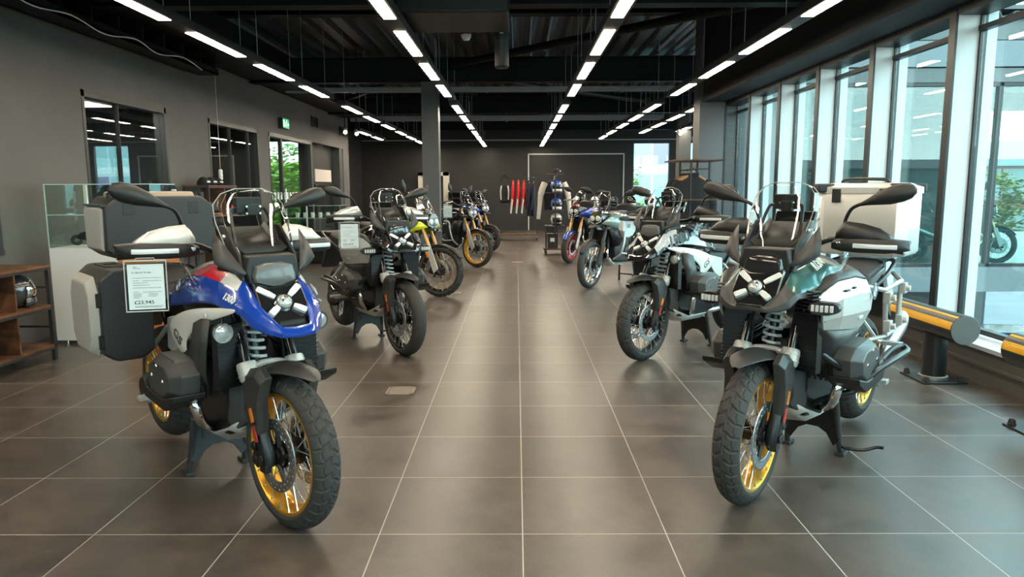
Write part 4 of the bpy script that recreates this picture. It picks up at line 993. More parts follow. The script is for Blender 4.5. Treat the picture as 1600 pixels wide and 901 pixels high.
def wheel(root, name, c, R, W, rim, rimmat, kind, nt, spokes=True, discs=(.155,), discy=.068, hubmat=None, spokemat=None, cast=None):
    t = link(name, cached(('tyre', R, W, kind, nt), lambda: tyre_g(R, W, rim, kind, nt).mesh(name, m_tyre, 32)), root, c)
    rw = W * .43
    prof = [(rim + .007, -rw), (rim - .006, -rw - .001), (rim - .014, -rw + .008), (rim - .020, -rw * .55), (rim - .031, -rw * .25), (rim - .031, rw * .25), (rim - .020, rw * .55), (rim - .014, rw - .008), (rim - .006, rw + .001), (rim + .007, rw), (rim + .001, rw - .01), (rim - .008, 0), (rim + .001, -rw + .01)]
    o = link('rim', cached(('rim', R, W, rimmat.name), lambda: G().lathe(prof, n=72, closed=True).mesh('rim', rimmat, 40)), t)
    if rimmat is m_gold: o['label'] = 'gold rim'
    link('hub', cached(('hub', W), lambda: G().lathe([(0, -.075), (.026, -.075), (.03, -.05), (.058, -.045), (.06, -.032), (.036, -.022), (.034, .022), (.06, .032), (.058, .045), (.03, .05), (.026, .075), (0, .075)], n=28).mesh('hub', hubmat or m_engine)), t)
    if spokes:
        n = 20
        for k in range(n):
            for sd in (-1, 1):
                a = 2 * PI * (k + .25 * sd) / n; dl = .62 * (1 if k % 2 else -1)
                def mk(a=a, sd=sd, dl=dl):
                    p = V((rim - .012) * cos(a), sd * (rw - .006), (rim - .012) * sin(a)); q = V(.056 * cos(a + dl), sd * .039, .056 * sin(a + dl))
                    g = G(); g.tube([p, q], .0026, 5); d = (p - q).normalized(); g.tube([p - d * .012, p + d * .004], .0045, 5)
                    return g.mesh('spoke', spokemat or m_spoke)
                link('spoke', cached(('spoke', R, W, k, sd, (spokemat or m_spoke).name), mk), t)
    elif cast:
        for k in range(cast):
            a = 2 * PI * k / cast
            for da in (-.13, .13):
                g = G(); g.tube([V(.05 * cos(a), .0, .05 * sin(a)), V((rim - .02) * cos(a + da), 0, (rim - .02) * sin(a + da))], [.022, .013], 8); build('spoke', g, rimmat, t)
    for sd in ((-1, 1) if len(discs) == 1 else (1,)):
        r = discs[0]
        def mkd(sd=sd, r=r):
            g = G(); y = sd * discy; n = 96
            # drilled ring: rows of radii with holes cut as gaps in the quad grid
            rad_ = [r - .046, r - .040, r - .034, r - .028, r - .020, r - .014, r - .008, r]
            for i in range(n):
                for j in range(7):
                    if (j in (2, 5) and i % 4 == (0 if j == 2 else 2)): continue
                    a0, a1 = 2 * PI * i / n, 2 * PI * (i + 1) / n; q = []
                    for (rr, aa) in ((rad_[j], a0), (rad_[j + 1], a0), (rad_[j + 1], a1), (rad_[j], a1)): q.append(V(rr * cos(aa), y, rr * sin(aa)))
                    g.add(q, [(0, 1, 2, 3)])
            return g.mesh('brake_disc', m_discm)
        d = link('brake_disc', cached(('disc', r, sd, discy), mkd), t); md = d.modifiers.new('t', 'SOLIDIFY'); md.thickness = .005; md.offset = 0
        def mkc(sd=sd, r=r):
            g = G()
            for k in range(5):
                a = 2 * PI * k / 5
                g.tube([V(.04 * cos(a), sd * .06, .04 * sin(a)), V((r - .04) * cos(a + .25), sd * discy, (r - .04) * sin(a + .25))], [.013, .008], 6)
            g.lathe([(.03, .052 * sd), (.05, .055 * sd), (.05, .066 * sd), (.03, .07 * sd)], n=24, closed=True)
            return g.mesh('disc_carrier', m_engine)
        link('disc_carrier', cached(('carrier', r, sd, discy), mkc), t)
    return t

def roundel_g(o, xd, yd, r):
    g = G(); M = axes(o, xd, yd); n = 32
    def disc(r0, r1, h, a0, a1, mi):
        k = max(2, int(n * (a1 - a0) / (2 * PI)))
        ps = []
        for i in range(k + 1):
            a = a0 + (a1 - a0) * i / k; ps += [M @ V(r0 * cos(a), r0 * sin(a), h), M @ V(r1 * cos(a), r1 * sin(a), h)]
        g.add(ps, [(2 * i, 2 * i + 1, 2 * i + 3, 2 * i + 2) for i in range(k)], mi)
    disc(.64 * r, r, .003, 0, 2 * PI, 0); disc(.60 * r, .64 * r, .0031, 0, 2 * PI, 1)
    for q in range(4): disc(.001, .60 * r, .003, q * PI / 2, (q + 1) * PI / 2, 2 if q % 2 else 1)
    disc(r, r * 1.03, .0029, 0, 2 * PI, 3)
    g.merge(text_g('BMW', r * .30, M @ Matrix.Translation((0, r * .81, .0032)), .0003), mi=1)
    return g
RMATS = [m_logo, m_logow, m_rblue, m_chrome]

def steer_fix(objs, ang):
    if not ang: return
    ax = V(-.36, 0, .93).normalized(); p = V(0, 0, .325)
    Mx = Matrix.Translation(p) @ Matrix.Rotation(ang, 4, ax) @ Matrix.Translation(-p)
    for o in objs: o.matrix_basis = Mx @ o.matrix_basis

def sym_sheet(rows):
    """rows of points with y>=0 from outside to the centre; mirrored to a full sheet across the bike"""
    return [[V(*p) for p in r] + [V(p[0], -p[1], p[2]) for p in reversed(r) if abs(p[1]) > 1e-6] for r in rows]

def gs_bike(label, loc, rz, sp):
    t = thing('motorcycle', label, 'motorcycle', loc, rz); t.rotation_euler = (rad(sp.get('lean', 0)), 0, rz)
    nt = sp.get('nt', 408); adv = sp.get('adv')
    rimm = sp['rim']; before = set(t.children)
    # ---- front end (everything that steers)
    wheel(t, 'front_wheel', (0, 0, .325), .327, .122, .254, rimm, sp.get('tread', 'adv'), nt, spokemat=sp.get('spoke'))
    g = G(); g.tube([V(.004, .103, .29), V(.0, .103, .325), V(-.03, .104, .40), V(-.135, .11, .645)], [.028, .034, .030, .033], 14); legs = pair('fork_leg', g, m_engine, t)
    for i, lg in enumerate(legs):
        s = 1 if i == 0 else -1
        g = G(); g.lathe([(0, .0), (.012, 0), (.02, .004), (.02, .012), (.0, .012)], (0, .132, .325), n=16); g.box((.002, .118, .285), (.05, .03, .035)); build('axle_clamp', g if s > 0 else g.flipy(), m_dplast, lg, bevel=.004)
        g = G(); d = V(-.105, .006, .245).normalized(); p = V(-.128, .1095, .63); g.tube([p, p + d * .01, p + d * .04, p + d * .072, p + d * .08], [.036, .041, .042, .042, .038], 24); g.tube([p + d * .022, p + d * .028], [.0445, .0445], 24); g.tube([p + d * .052, p + d * .058], [.0445, .0445], 24)
        build('fork_collar', g if s > 0 else g.flipy(), sp.get('collar', m_sgrey), lg, label='pale grey collar')
        g = G(); g.box((-.062, .142, .50), (.022, .006, .06), rot=roty(-.4)); build('side_reflector', g if s > 0 else g.flipy(), m_amber, lg, label='amber reflector')
        g = G(); g.box((-.036, .142, .425), (.022, .005, .065), rot=roty(-.4)); build('warning_label', g if s > 0 else g.flipy(), m_redlens, lg, label='red label')
    g = G(); g.tube([V(-.155, .11, .69), V(-.34, .105, 1.06)], .0215, 14); pair('fork_tube', g, m_bpaint, t)
    g = G(); g.tube(smooth_path([(-.150, .10, .672), (-.175, .05, .682), (-.18, 0, .686), (-.175, -.05, .682), (-.150, -.10, .672)], 4), .017, 10); build('fork_bridge', g, m_sgrey, t)
    # brake calipers
    g = G(); g.box((-.095, .082, .325), (.06, .055, .13), rot=roty(.35)); g.cyl(V(-.09, .05, .30), V(-.09, .125, .30), .02, 12); g.cyl(V(-.10, .05, .355), V(-.10, .125, .355), .02, 12); pair('brake_caliper', g, m_engine, t, bevel=.008)
    g = G(); g.tube(smooth_path([(-.10, .10, .39), (-.15, .12, .52), (-.19, .09, .66), (-.25, .1, .85)], 6), .005, 6); pair('brake_hose', g, m_rubber, t)
    # mudguard: arched sheet, then the arms over the fork
    rows = []
    for a, R, hw, dr in ((57, .408, .012, .0), (63, .407, .042, .006), (72, .400, .068, .016), (84, .392, .084, .030), (97, .386, .090, .040), (110, .382, .090, .045), (124, .380, .086, .045), (140, .380, .074, .04)):
        r = []
        for q in (1., .82, .55, .25, 0): 
            rr = R - dr * q ** 2.4 + (.008 * (1 - q) if q < .6 else 0); r.append((rr * cos(rad(a)), hw * q, .325 + rr * sin(rad(a))))
        rows.append(r)
    g = G(); g.sheet(sym_sheet(rows)); fd = build('front_mudguard', g, sp.get('guard', m_plast), t, solid=.005, sub=1, ang=60)
    g = G(); P = [(.028, .668), (-.03, .705), (-.165, .675), (-.150, .575), (-.095, .455), (-.055, .405), (-.022, .40), (-.008, .44), (-.012, .56)]
    g.prism(P, 'y', .118, .142, scale_b=.80); g.prism(P, 'y', .118, .090); 
    for i, s in enumerate((1, -1)):
        a = build('mudguard_arm', g if s > 0 else g.flipy(), sp.get('guard', m_plast), fd, bevel=.006)
        e = G(); e.prism([(-.055 + .03 * cos(k * PI / 6), .475 + .011 * sin(k * PI / 6)) for k in range(12)], 'y', .139, .142); build('mudguard_emblem', e if s > 0 else e.flipy(), m_logo, fd)
    # handlebar, grips, hand guards, mirrors
    g = G(); g.tube(smooth_path([(-.60, -.45, 1.145), (-.57, -.30, 1.16), (-.545, -.16, 1.185), (-.53, -.06, 1.15), (-.53, .06, 1.15), (-.545, .16, 1.185), (-.57, .30, 1.16), (-.60, .45, 1.145)], 5), .014, 12); build('handlebar', g, m_engine, t)
    g = G(); g.tube([V(-.575, .31, 1.159), V(-.60, .455, 1.145)], .019, 14); pair('hand_grip', g, m_rubber, t)
    g = G(); g.box((-.54, .235, 1.185), (.10, .075, .055), rot=rotz(.15)); g.cyl(V(-.49, .235, 1.185), V(-.46, .235, 1.185), .012, 10); pair('switch_block', g, m_dplast, t, bevel=.01)
    g = G(); g.tube(smooth_path([(-.50, .24, 1.165), (-.475, .30, 1.155), (-.485, .38, 1.15), (-.515, .44, 1.15)], 4), .008, 8, flat=1.6); pair('lever', g, m_engine, t)
    hgb, hgw = G(), G()
    rows = []
    for y, x, z0, z1, dp in ((.185, -.40, 1.150, 1.185, .035), (.23, -.385, 1.142, 1.198, .05), (.32, -.372, 1.140, 1.204, .055), (.42, -.385, 1.142, 1.205, .055), (.475, -.415, 1.150, 1.200, .05), (.50, -.46, 1.156, 1.195, .04)):
        zm = (z0 + z1) / 2
        rows.append([V(x, y, zm - .012), V(x, y, zm + .012), V(x - .012, y, z1), V(x - dp, y, z1 + .004), V(x - dp, y, z1 - .008), V(x - .02, y, z1 - .016), V(x - .02, y, z0 + .012), V(x - dp, y, z0 + .006), V(x - dp, y, z0 - .002), V(x - .012, y, z0)])
    hgb.loft(rows)
    hg = pair('hand_guard', hgb, m_dplast, t, bevel=.003)
    led = G(); led.loft([[V(x + dx, y, z) for dx, z in ((.004, 1.162), (.006, 1.172), (.004, 1.183), (-.015, 1.183), (-.015, 1.162))] for y, x in ((.285, -.374), (.32, -.372), (.42, -.385), (.462, -.405))])
    for i, s in enumerate((1, -1)): build('indicator', led if s > 0 else led.flipy(), m_lens, hg[i], bevel=.003, label='clear indicator strip')
    rows = []
    for y, x, h in ((.20, -.405, .040), (.235, -.395, .078), (.31, -.395, .070), (.38, -.403, .050), (.42, -.42, .020), (.435, -.43, .006)):
        rows.append([V(x, y, 1.200), V(x - .012, y, 1.2 + h * .6), V(x - .035, y, 1.2 + h)])
    hgw.sheet(rows)
    for i, s in enumerate((1, -1)): build('wind_deflector', hgw if s > 0 else hgw.flipy(), sp.get('hgtop', m_whitep), hg[i], solid=.006, ang=50, label='upper blade of the hand guard')
    for i, s in enumerate((1, -1)):
        b = G(); b.lathe([(0, -.004), (.008, -.004), (.010, 0), (.008, .004), (0, .004)], (-.368, .225, 1.178), axis='x', n=12); build('fixing_bolt', b if s > 0 else b.flipy(), m_chrome, hg[i])
    g = G(); g.tube(smooth_path([(-.54, .20, 1.20), (-.535, .205, 1.25), (-.53, .21, 1.285), (-.52, .235, 1.335), (-.51, .285, 1.362)], 5), .0085, 10); g.tube([V(-.54, .20, 1.195), V(-.535, .205, 1.245)], [.018, .014], 12)
    mr = pair('mirror', g, m_engine, t)
    rings = []
    for y, zc, hh, d in ((.268, 1.353, .008, .008), (.30, 1.366, .017, .015), (.345, 1.383, .033, .026), (.40, 1.398, .046, .032), (.45, 1.410, .045, .030), (.485, 1.417, .034, .022), (.502, 1.421, .012, .010)):
        rings.append([V(-.505 + d * cos(a) - .006, y, zc + hh * sin(a) * (1. if sin(a) > 0 else .85)) for a in [2 * PI * j / 16 for j in range(16)]])
    g = G(); g.loft(rings)
    gl = G(); gl.prism([(y, zc + .0) for y, zc in [(.40 + .075 * cos(2 * PI * j / 16), 1.398 + .034 * sin(2 * PI * j / 16)) for j in range(16)]], 'x', -.537, -.540)
    for i, s in enumerate((1, -1)):
        build('mirror_housing', g if s > 0 else g.flipy(), m_dplast, mr[i], ang=50); build('mirror_glass', gl if s > 0 else gl.flipy(), m_chrome, mr[i])
    steer = [o for o in t.children if o not in before]
    steer_fix(steer, rad(sp.get('steer', 4)))
    # ---- suspension spring
    g = G(); g.tube([V(-.255 + .085 * (k / 64.) * -1, -.02 + .041 * cos(k * .785), .70 + .27 * k / 64. + 0) + V(.041 * sin(k * .785), 0, 0) for k in range(65)], .0075, 8); spn = build('shock_spring', g, mat('spring_white', (.62, .62, .60), .35, coat=.4), t)
    g = G(); g.tube([V(-.255, -.02, .64), V(-.34, -.02, 1.0)], .022, 12); build('damper', g, m_engine, spn)
    g = G(); g.prism([(-.24, .60), (-.16, .64), (-.16, .685), (-.28, .69), (-.55, .62), (-.55, .55)], 'y', -.05, .05); build('telelever_arm', g, m_engine, t, bevel=.01)
    # ---- engine
    g = G(); g.prism([(-.34, .34), (-.31, .46), (-.33, .66), (-.45, .74), (-.85, .70), (-.98, .52), (-.92, .34), (-.60, .30)], 'y', -.135, .135); build('engine_block', g, m_engine, t, bevel=.02)
    g = G(); g.prism([(-.115, .36), (.115, .36), (.14, .42), (.125, .58), (.085, .66), (-.085, .66), (-.125, .58), (-.14, .42)], 'x', -.33, -.255, scale_b=.72, off_b=(0, .01)); ec = build('engine_front_cover', g, mat('cover_grey', (.060, .060, .060), .42), t, bevel=.008)
    for y, z in ((.115, .43), (-.115, .43), (.105, .56), (-.105, .56), (.06, .64), (-.06, .64)):
        g = G(); g.lathe([(0, .006), (.007, .006), (.009, 0), (.009, -.02)], (-.315, y, z), axis='x', n=8); build('cover_bolt', g, m_chrome, ec)
    g = G(); g.prism([(-.52, .55), (-.33, .55), (-.31, .70), (-.50, .72)], 'y', .12, .25)
    for k in range(5): g.prism([(-.535, .54), (-.315, .54), (-.295, .715), (-.515, .735)], 'y', .145 + k * .024, .153 + k * .024)
    cy = pair('cylinder', g, m_engine, t)
    hc = G(); TX_ = lambda P: [(-.48 + (x + .415) * 1.45, .618 + (z - .64) * .95) for x, z in P]; OC = TX_([(-.545, .60), (-.52, .545), (-.36, .535), (-.295, .59), (-.285, .68), (-.33, .735), (-.47, .745), (-.53, .70)])
    hc.prism(OC, 'y', .25, .33); hc.prism(OC, 'y', .33, .372, scale_b=.72)
    lo = G(); lo.prism(TX_([(-.56, .585), (-.53, .525), (-.35, .512), (-.275, .57), (-.27, .60), (-.36, .565), (-.51, .575), (-.545, .63)]), 'y', .24, .382)
    for i, s in enumerate((1, -1)):
        h = build('cylinder_head_cover', hc if s > 0 else hc.flipy(), mat('head_grey', (.045, .045, .044), .42), cy[i], bevel=.008); build('head_guard', lo if s > 0 else lo.flipy(), m_dplast, cy[i], bevel=.006)
        for x, z in TX_(((-.47, .645), (-.37, .64), (-.42, .70))):
            b = G(); b.lathe([(0, .010), (.008, .010), (.011, .004), (.011, 0)], (x, .366, z), n=10); build('head_bolt', b if s > 0 else b.flipy(), m_chrome, cy[i])
    g = G(); g.tube(smooth_path([(-.36, .27, .555), (-.33, .265, .49), (-.38, .23, .42), (-.48, .16, .365), (-.62, .10, .335), (-.8, .08, .33)], 6), .0235, 14); pair('exhaust_header', g, m_chrome, t)
    g = G(); g.sheet(sym_sheet([[(-.285, .10, .415), (-.28, .05, .40), (-.28, 0, .395)], [(-.32, .14, .385), (-.325, .08, .345), (-.33, 0, .335)], [(-.45, .16, .335), (-.46, .09, .285), (-.46, 0, .275)], [(-.75, .155, .33), (-.76, .09, .275), (-.76, 0, .265)]])); build('skid_plate', g, m_alup, t, solid=.006, ang=20, label='aluminium skid plate')
    # belly, gearbox, swingarm
    g = G(); g.box((-.93, 0, .48), (.32, .22, .26)); build('gearbox', g, m_engine, t, bevel=.03)
    g = G(); g.tube([V(-.95, -.13, .44), V(-1.2, -.145, .38), V(-1.50, -.12, .325)], [.055, .05, .06], 14); g.lathe([(0, -.16), (.06, -.16), (.085, -.13), (.085, -.075), (0, -.07)], (-1.518, 0, .325), n=24); build('swing_arm', g, m_engine, t)
    wheel(t, 'rear_wheel', (-1.518, 0, .345), .320, .170, .222, rimm, sp.get('tread', 'adv'), max(160, nt * 2 // 3), discs=(.14, 0), discy=.095, spokemat=sp.get('spoke'))
    g = G(); g.tube(smooth_path([(-.80, .08, .33), (-1.0, .12, .33), (-1.15, .18, .40), (-1.3, .205, .48)], 5), .024, 12); ex = build('exhaust_pipe', g, m_chrome, t)
    g = G(); g.loft([[V(x, .215 + w * .75 * cos(a), z + w * sin(a) * 1.1) for a in [2 * PI * j / 14 for j in range(14)]] for x, z, w in ((-1.24, .46, .035), (-1.30, .50, .055), (-1.62, .62, .062), (-1.68, .64, .05))]); build('silencer', g, mat('silencer_steel', (.30, .29, .28), .3, metal=.9), ex)
    # foot pegs
    g = G(); g.tube([V(-.92, .15, .42), V(-.92, .30, .415)], .016, 10); g.box((-.92, .29, .43), (.055, .10, .022)); pair('foot_peg', g, m_sgrey, t, bevel=.003)
    g = G(); g.tube([V(-.98, .14, .62), V(-1.06, .17, .48), V(-.92, .16, .41)], .014, 8); pair('peg_bracket', g, m_engine, t)
    g = G(); g.tube([V(-1.02, .15, .75), V(-1.22, .20, .58), V(-1.25, .22, .57)], .012, 8); g.box((-1.25, .27, .57), (.05, .10, .02)); pair('pillion_peg', g, m_sgrey, t)
    # centre stand
    cs = G(); cs.prism([(-.135, .27), (.135, .27), (.145, .09), (.115, .055), (.075, .12), (.03, .145), (-.03, .145), (-.075, .12), (-.115, .055), (-.145, .09)], 'x', -.845, -.833); st = build('centre_stand', cs, sp.get('stand', mat('stand_grey', (.036, .036, .036), .42)), t, bevel=.003)
    for s in (1, -1):
        g = G(); g.tube([V(-.80, s * .125, .33), V(-.86, s * .14, .05), V(-.875, s * .143, .012)], .016, 10); g.box((-.885, s * .145, .010), (.075, .045, .018)); build('stand_leg', g, MATS['stand_grey'] if s else None, st, bevel=.003)
        g = G(); g.bx(-.848, -.830, s * .08 - .006, s * .08 + .006, .19, .235); build('stand_slot', g, m_logo, st)
    g = G(); g.tube(smooth_path([(-.87, .15, .05), (-.83, .19, .06), (-.86, .26, .06), (-.90, .31, .075), (-.90, .345, .08)], 4), .009, 8); build('stand_lever', g, m_engine, st)
    # ---- radiators and their shrouds
    g = G(); g.box((-.20, .165, .735), (.035, .13, .27), rot=rotz(-.30))
    for k in range(14): g.box((-.180, .170, .615 + k * .0185), (.012, .12, .004), rot=rotz(-.30))
    pair('radiator', g, m_engine, t)
    if not adv:
        g = G(); g.sheet([[V(-.20, .232, .90), V(-.235, .243, .76), V(-.265, .24, .655), V(-.285, .225, .595)], [V(-.25, .250, .90), V(-.285, .262, .76), V(-.305, .255, .66), V(-.315, .235, .60)], [V(-.34, .250, .87), V(-.38, .262, .74), V(-.385, .25, .67), V(-.36, .235, .61)]]); pair('radiator_shroud', g, m_plast, t, solid=.008, ang=25)
    # ---- tank, side panels
    tk = G(); rr = []
    for x, w, z0, z1 in ((-.36, .10, .90, 1.02), (-.46, .17, .88, 1.085), (-.60, .20, .84, 1.12), (-.74, .19, .82, 1.09), (-.86, .13, .80, .98), (-.92, .10, .80, .92)):
        rr.append([V(x, w * cos(a) * (1.0), (z0 + z1) / 2 + (z1 - z0) / 2 * sin(a)) for a in [2 * PI * j / 20 for j in range(20)]])
    tk.loft(rr); build('fuel_tank', tk, sp['tank'], t, sub=1, ang=70)
    bl = sp['body']; bm2 = sp.get('blade2', bl)
    # front fairing and beak in one sweep
    F = [[(-.74, .225, .895), (-.74, .215, .955), (-.72, .165, 1.01), (-.70, .11, 1.04)],
         [(-.52, .238, .925), (-.52, .232, .990), (-.50, .195, 1.06), (-.48, .12, 1.10)],
         [(-.34, .235, .955), (-.34, .228, 1.0), (-.33, .195, 1.065), (-.33, .13, 1.11)],
         [(-.21, .220, .966), (-.20, .212, 1.0), (-.20, .18, 1.05), (-.22, .135, 1.09)],
         [(-.10, .190, .948), (-.09, .182, .975), (-.10, .15, 1.02), (-.115, .114, 1.066)],
         [(-.03, .168, .928), (-.02, .160, .950), (-.03, .135, .98), (-.05, .105, 1.005)],
         [(.03, .150, .882), (.035, .143, .915), (.03, .118, .945), (.0, .097, .958)],
         [(.085, .112, .860), (.088, .106, .882), (.083, .09, .905), (.05, .08, .920)],
         [(.126, .071, .848), (.130, .068, .862), (.115, .066, .878), (.10, .062, .885)],
         [(.138, 0, .846), (.142, 0, .858), (.123, 0, .872), (.102, 0, .880)]]
    if adv: F = [r if k < 5 else [(p[0] * (.55 if p[0] > 0 else 1), p[1] * 1.06, p[2] + .008 * (k - 4) + (.015 if c < 2 else 0)) for c, p in enumerate(r)] for k, r in enumerate(F)]
    full = [[V(*p) for p in r] for r in F] + [[V(p[0], -p[1], p[2]) for p in r] for r in F[-2::-1]]
    g = G(); g.sheet(full)
    nfc = []
    # paint bands: upper rear parts may carry accent colours
    acc = sp.get('accent')
    if acc:
        for fi, f in enumerate(g.f):
            r, cidx = divmod(fi, 3); r = min(r, 17 - r)
            if r in acc[1] and cidx in acc[1][r]: g.m[fi] = acc[1][r][cidx]
        fm = [bl] + acc[0]
    else: fm = [bl]
    fairing = build('front_fairing', g, fm, t, solid=.007, ang=28, sub=0, bevel=0)
    me = fairing.data; at = me.attributes.new('crease_edge', 'FLOAT', 'EDGE')
    for ed in me.edges:
        p, q = me.vertices[ed.vertices[0]].co, me.vertices[ed.vertices[1]].co
        at.data[ed.index].value = .85 if min(p.x, q.x) > -.14 else .5
    fairing.modifiers.clear()
    md = fairing.modifiers.new('s', 'SUBSURF'); md.levels = 2; md.render_levels = 2
    md = fairing.modifiers.new('t', 'SOLIDIFY'); md.thickness = .008; md.offset = 0
    # headlamp bay and X lamp
    dzl = .022 if adv else 0.
    def fp(w, z): return V(.062 - (z - .905) * .78, w, z + dzl)
    hb = G(); ring_ = [(-.062, .892), (.062, .892), (.104, .948), (.100, 1.052), (.05, 1.03), (-.05, 1.03), (-.100, 1.052), (-.104, .948)]
    hb.loft([[fp(w, z) + V(-.012, 0, 0) for w, z in ring_], [V(-.30, w * 1.2, z + dzl) for w, z in ring_]]); hl = build('headlamp_bay', hb, m_bpaint, t, bevel=.005)
    cen = V(.004, 0, .974 + dzl); nrm = V(.79, 0, .61).normalized()
    for e in ((-.052, .093, 1.030), (-.052, -.093, 1.030), (.046, .078, .934), (.046, -.078, .934)):
        e = V(e[0], e[1], e[2] + dzl); d = (e - cen).normalized(); o = cen + d * .040; w_ = d.cross(nrm).normalized(); n_ = w_.cross(d).normalized(); 
        if n_.x < 0: n_ = -n_
        ln_ = (e - o).length
        g = G(); g.loft([[o + d * ln_ * k + w_ * a + n_ * .006, o + d * ln_ * k - w_ * a + n_ * .006, o + d * ln_ * k - w_ * a - n_ * .014, o + d * ln_ * k + w_ * a - n_ * .014] for k, a in ((0, .010), (.35, .014), (.9, .0145), (1., .011))])
        build('daytime_lamp_bar', g, m_lens, hl, bevel=.004, label='clear lamp bar')
    Rl = nrm.to_track_quat('Z', 'Y').to_matrix()
    g = G(); g.lathe([(0, .020), (.015, .018), (.027, .010), (.0335, -.002), (.0335, -.02)], cen, axis='z', n=24, M=Rl); ln = build('main_lamp', g, mat('lamp_glass', (.42, .44, .44), .06, coat=1., metal=.3), hl)
    g = G(); g.lathe([(.033, .004), (.037, .004), (.037, -.016), (.033, -.016)], cen, axis='z', n=24, M=Rl, closed=True); g.lathe([(.012, .0185), (.017, .0165), (.017, .019), (.012, .021)], cen, axis='z', n=20, M=Rl, closed=True); build('lamp_ring', g, m_chrome, hl)
    g = G(); g.prism([(-.060, .886 + dzl), (.060, .886 + dzl), (.052, .902 + dzl), (-.052, .902 + dzl)], 'x', .03, .075); build('air_intake', g, m_dplast, hl)
    # radar cover above the lamp
    g = G(); g.loft([[V(x, w * k, 1.075 + (z - 1.075) * k) for w, z in ((-.088, 1.052), (-.02, 1.030), (.02, 1.030), (.088, 1.052), (.092, 1.075), (.081, 1.118), (.04, 1.130), (-.04, 1.130), (-.081, 1.118), (-.092, 1.075))] for x, k in ((-.10, 1.02), (-.068, 1.), (-.060, .93), (-.056, .7))]); g.v = [(x - (z - 1.05) * .12, y, z) for x, y, z in g.v]; build('radar_cover', g, mat('radar_grey', (.085, .088, .086), .3, coat=.3) if not adv else m_bpaint, t, ang=40, bevel=.003)
    g = G(); g.loft([[V(-.085, w, z) for w, z in ((-.095, 1.02), (.095, 1.02), (.115, 1.09), (.10, 1.16), (-.10, 1.16), (-.115, 1.09))], [V(-.30, w, z) for w, z in ((-.12, 1.02), (.12, 1.02), (.16, 1.10), (.13, 1.17), (-.13, 1.17), (-.16, 1.10))]]); build('nose_cowl', g, m_dplast, t, bevel=.008)
    # dash tray, side struts, deflectors
    g = G(); g.sheet([[V(-.17, -.085, 1.165), V(-.17, .085, 1.165)], [V(-.30, -.095, 1.215), V(-.30, .095, 1.215)], [V(-.42, -.10, 1.265), V(-.42, .10, 1.265)]]); g.sheet([[V(-.17, .085, 1.165), V(-.17, .105, 1.185)], [V(-.42, .10, 1.265), V(-.42, .12, 1.285)]]); g.sheet([[V(-.17, -.085, 1.165), V(-.17, -.105, 1.185)], [V(-.42, -.10, 1.265), V(-.42, -.12, 1.285)]]); build('dash_tray', g, m_dplast, t, solid=.008)
    g = G(); g.box((-.44, 0, 1.27), (.025, .20, .10), rot=roty(-.5)); build('instrument_screen', g, m_gloss, t, bevel=.006)
    g = G(); g.prism([(-.10, 1.06), (-.13, 1.16), (-.27, 1.28), (-.33, 1.28), (-.30, 1.12), (-.20, 1.05)], 'y', .115, .128); pair('screen_strut', g, m_dplast, t, bevel=.003)
    for x, z in ((-.15, 1.10), (-.26, 1.235)):
        g = G(); g.lathe([(0, .012), (.010, .011), (.013, .004), (.013, 0)], (x, .128, z), n=12); pair('screw', g, m_chrome, t)
    g = G(); g.sheet([[V(-.222, .188, 1.258), V(-.172, .166, 1.205), V(-.122, .140, 1.145), V(-.085, .116, 1.095)], [V(-.186, .212, 1.196), V(-.150, .184, 1.160), V(-.114, .153, 1.120), V(-.085, .118, 1.090)], [V(-.148, .222, 1.135), V(-.126, .194, 1.116), V(-.105, .160, 1.098), V(-.085, .120, 1.083)]])
    pair('deflector', g, m_plast, t, solid=.005, ang=30)
    # windscreen: a bent clear sheet
    rows = []
    for z, x, hw, bow in ((1.045, -.075, .070, .03), (1.10, -.10, .115, .045), (1.20, -.155, .150, .055), (1.30, -.21, .162, .06), (1.37, -.245, .155, .06), (1.415, -.268, .118, .04), (1.437, -.28, .06, .02)):
        rows.append([V(x - bow * q * q, hw * q, z) for q in (-1, -.8, -.55, -.28, 0, .28, .55, .8, 1)])
    if sp.get('tall'):  rows = [[V(p.x - .02, p.y, p.z * 1.012) for p in r] for r in rows]
    g = G(); g.sheet(rows); ws = build('windscreen', g, m_screen, t, solid=.004, ang=60)
    edge = [r[0] for r in rows] + list(rows[-1][1:-1]) + [r[-1] for r in reversed(rows)]
    g = G(); g.tube(edge, .0022, 5); build('screen_edge', g, mat('screen_edge', (.40, .40, .37), .25, coat=.3), ws)
    g = G(); g.tube(smooth_path([(-.22, .098, 1.19), (-.26, .092, 1.26), (-.305, .080, 1.335), (-.315, .06, 1.352), (-.315, 0, 1.352), (-.315, -.06, 1.352), (-.305, -.080, 1.335), (-.26, -.092, 1.26), (-.22, -.098, 1.19)], 4), .0075, 10); ub = build('screen_hoop', g, m_engine, t)
    g = G(); g.box((-.325, 0, 1.365), (.04, .11, .07)); g.box((-.30, .012, 1.345), (.03, .055, .05)); build('navigation_mount', g, m_dplast, ub, bevel=.006)
    for y in (-.018, .042):
        for z in (1.33, 1.36): g = G(); g.lathe([(0, .004), (.005, .004), (.006, 0)], (-.285, y, z), axis='x', n=8); build('mount_screw', g, m_chrome, ub)
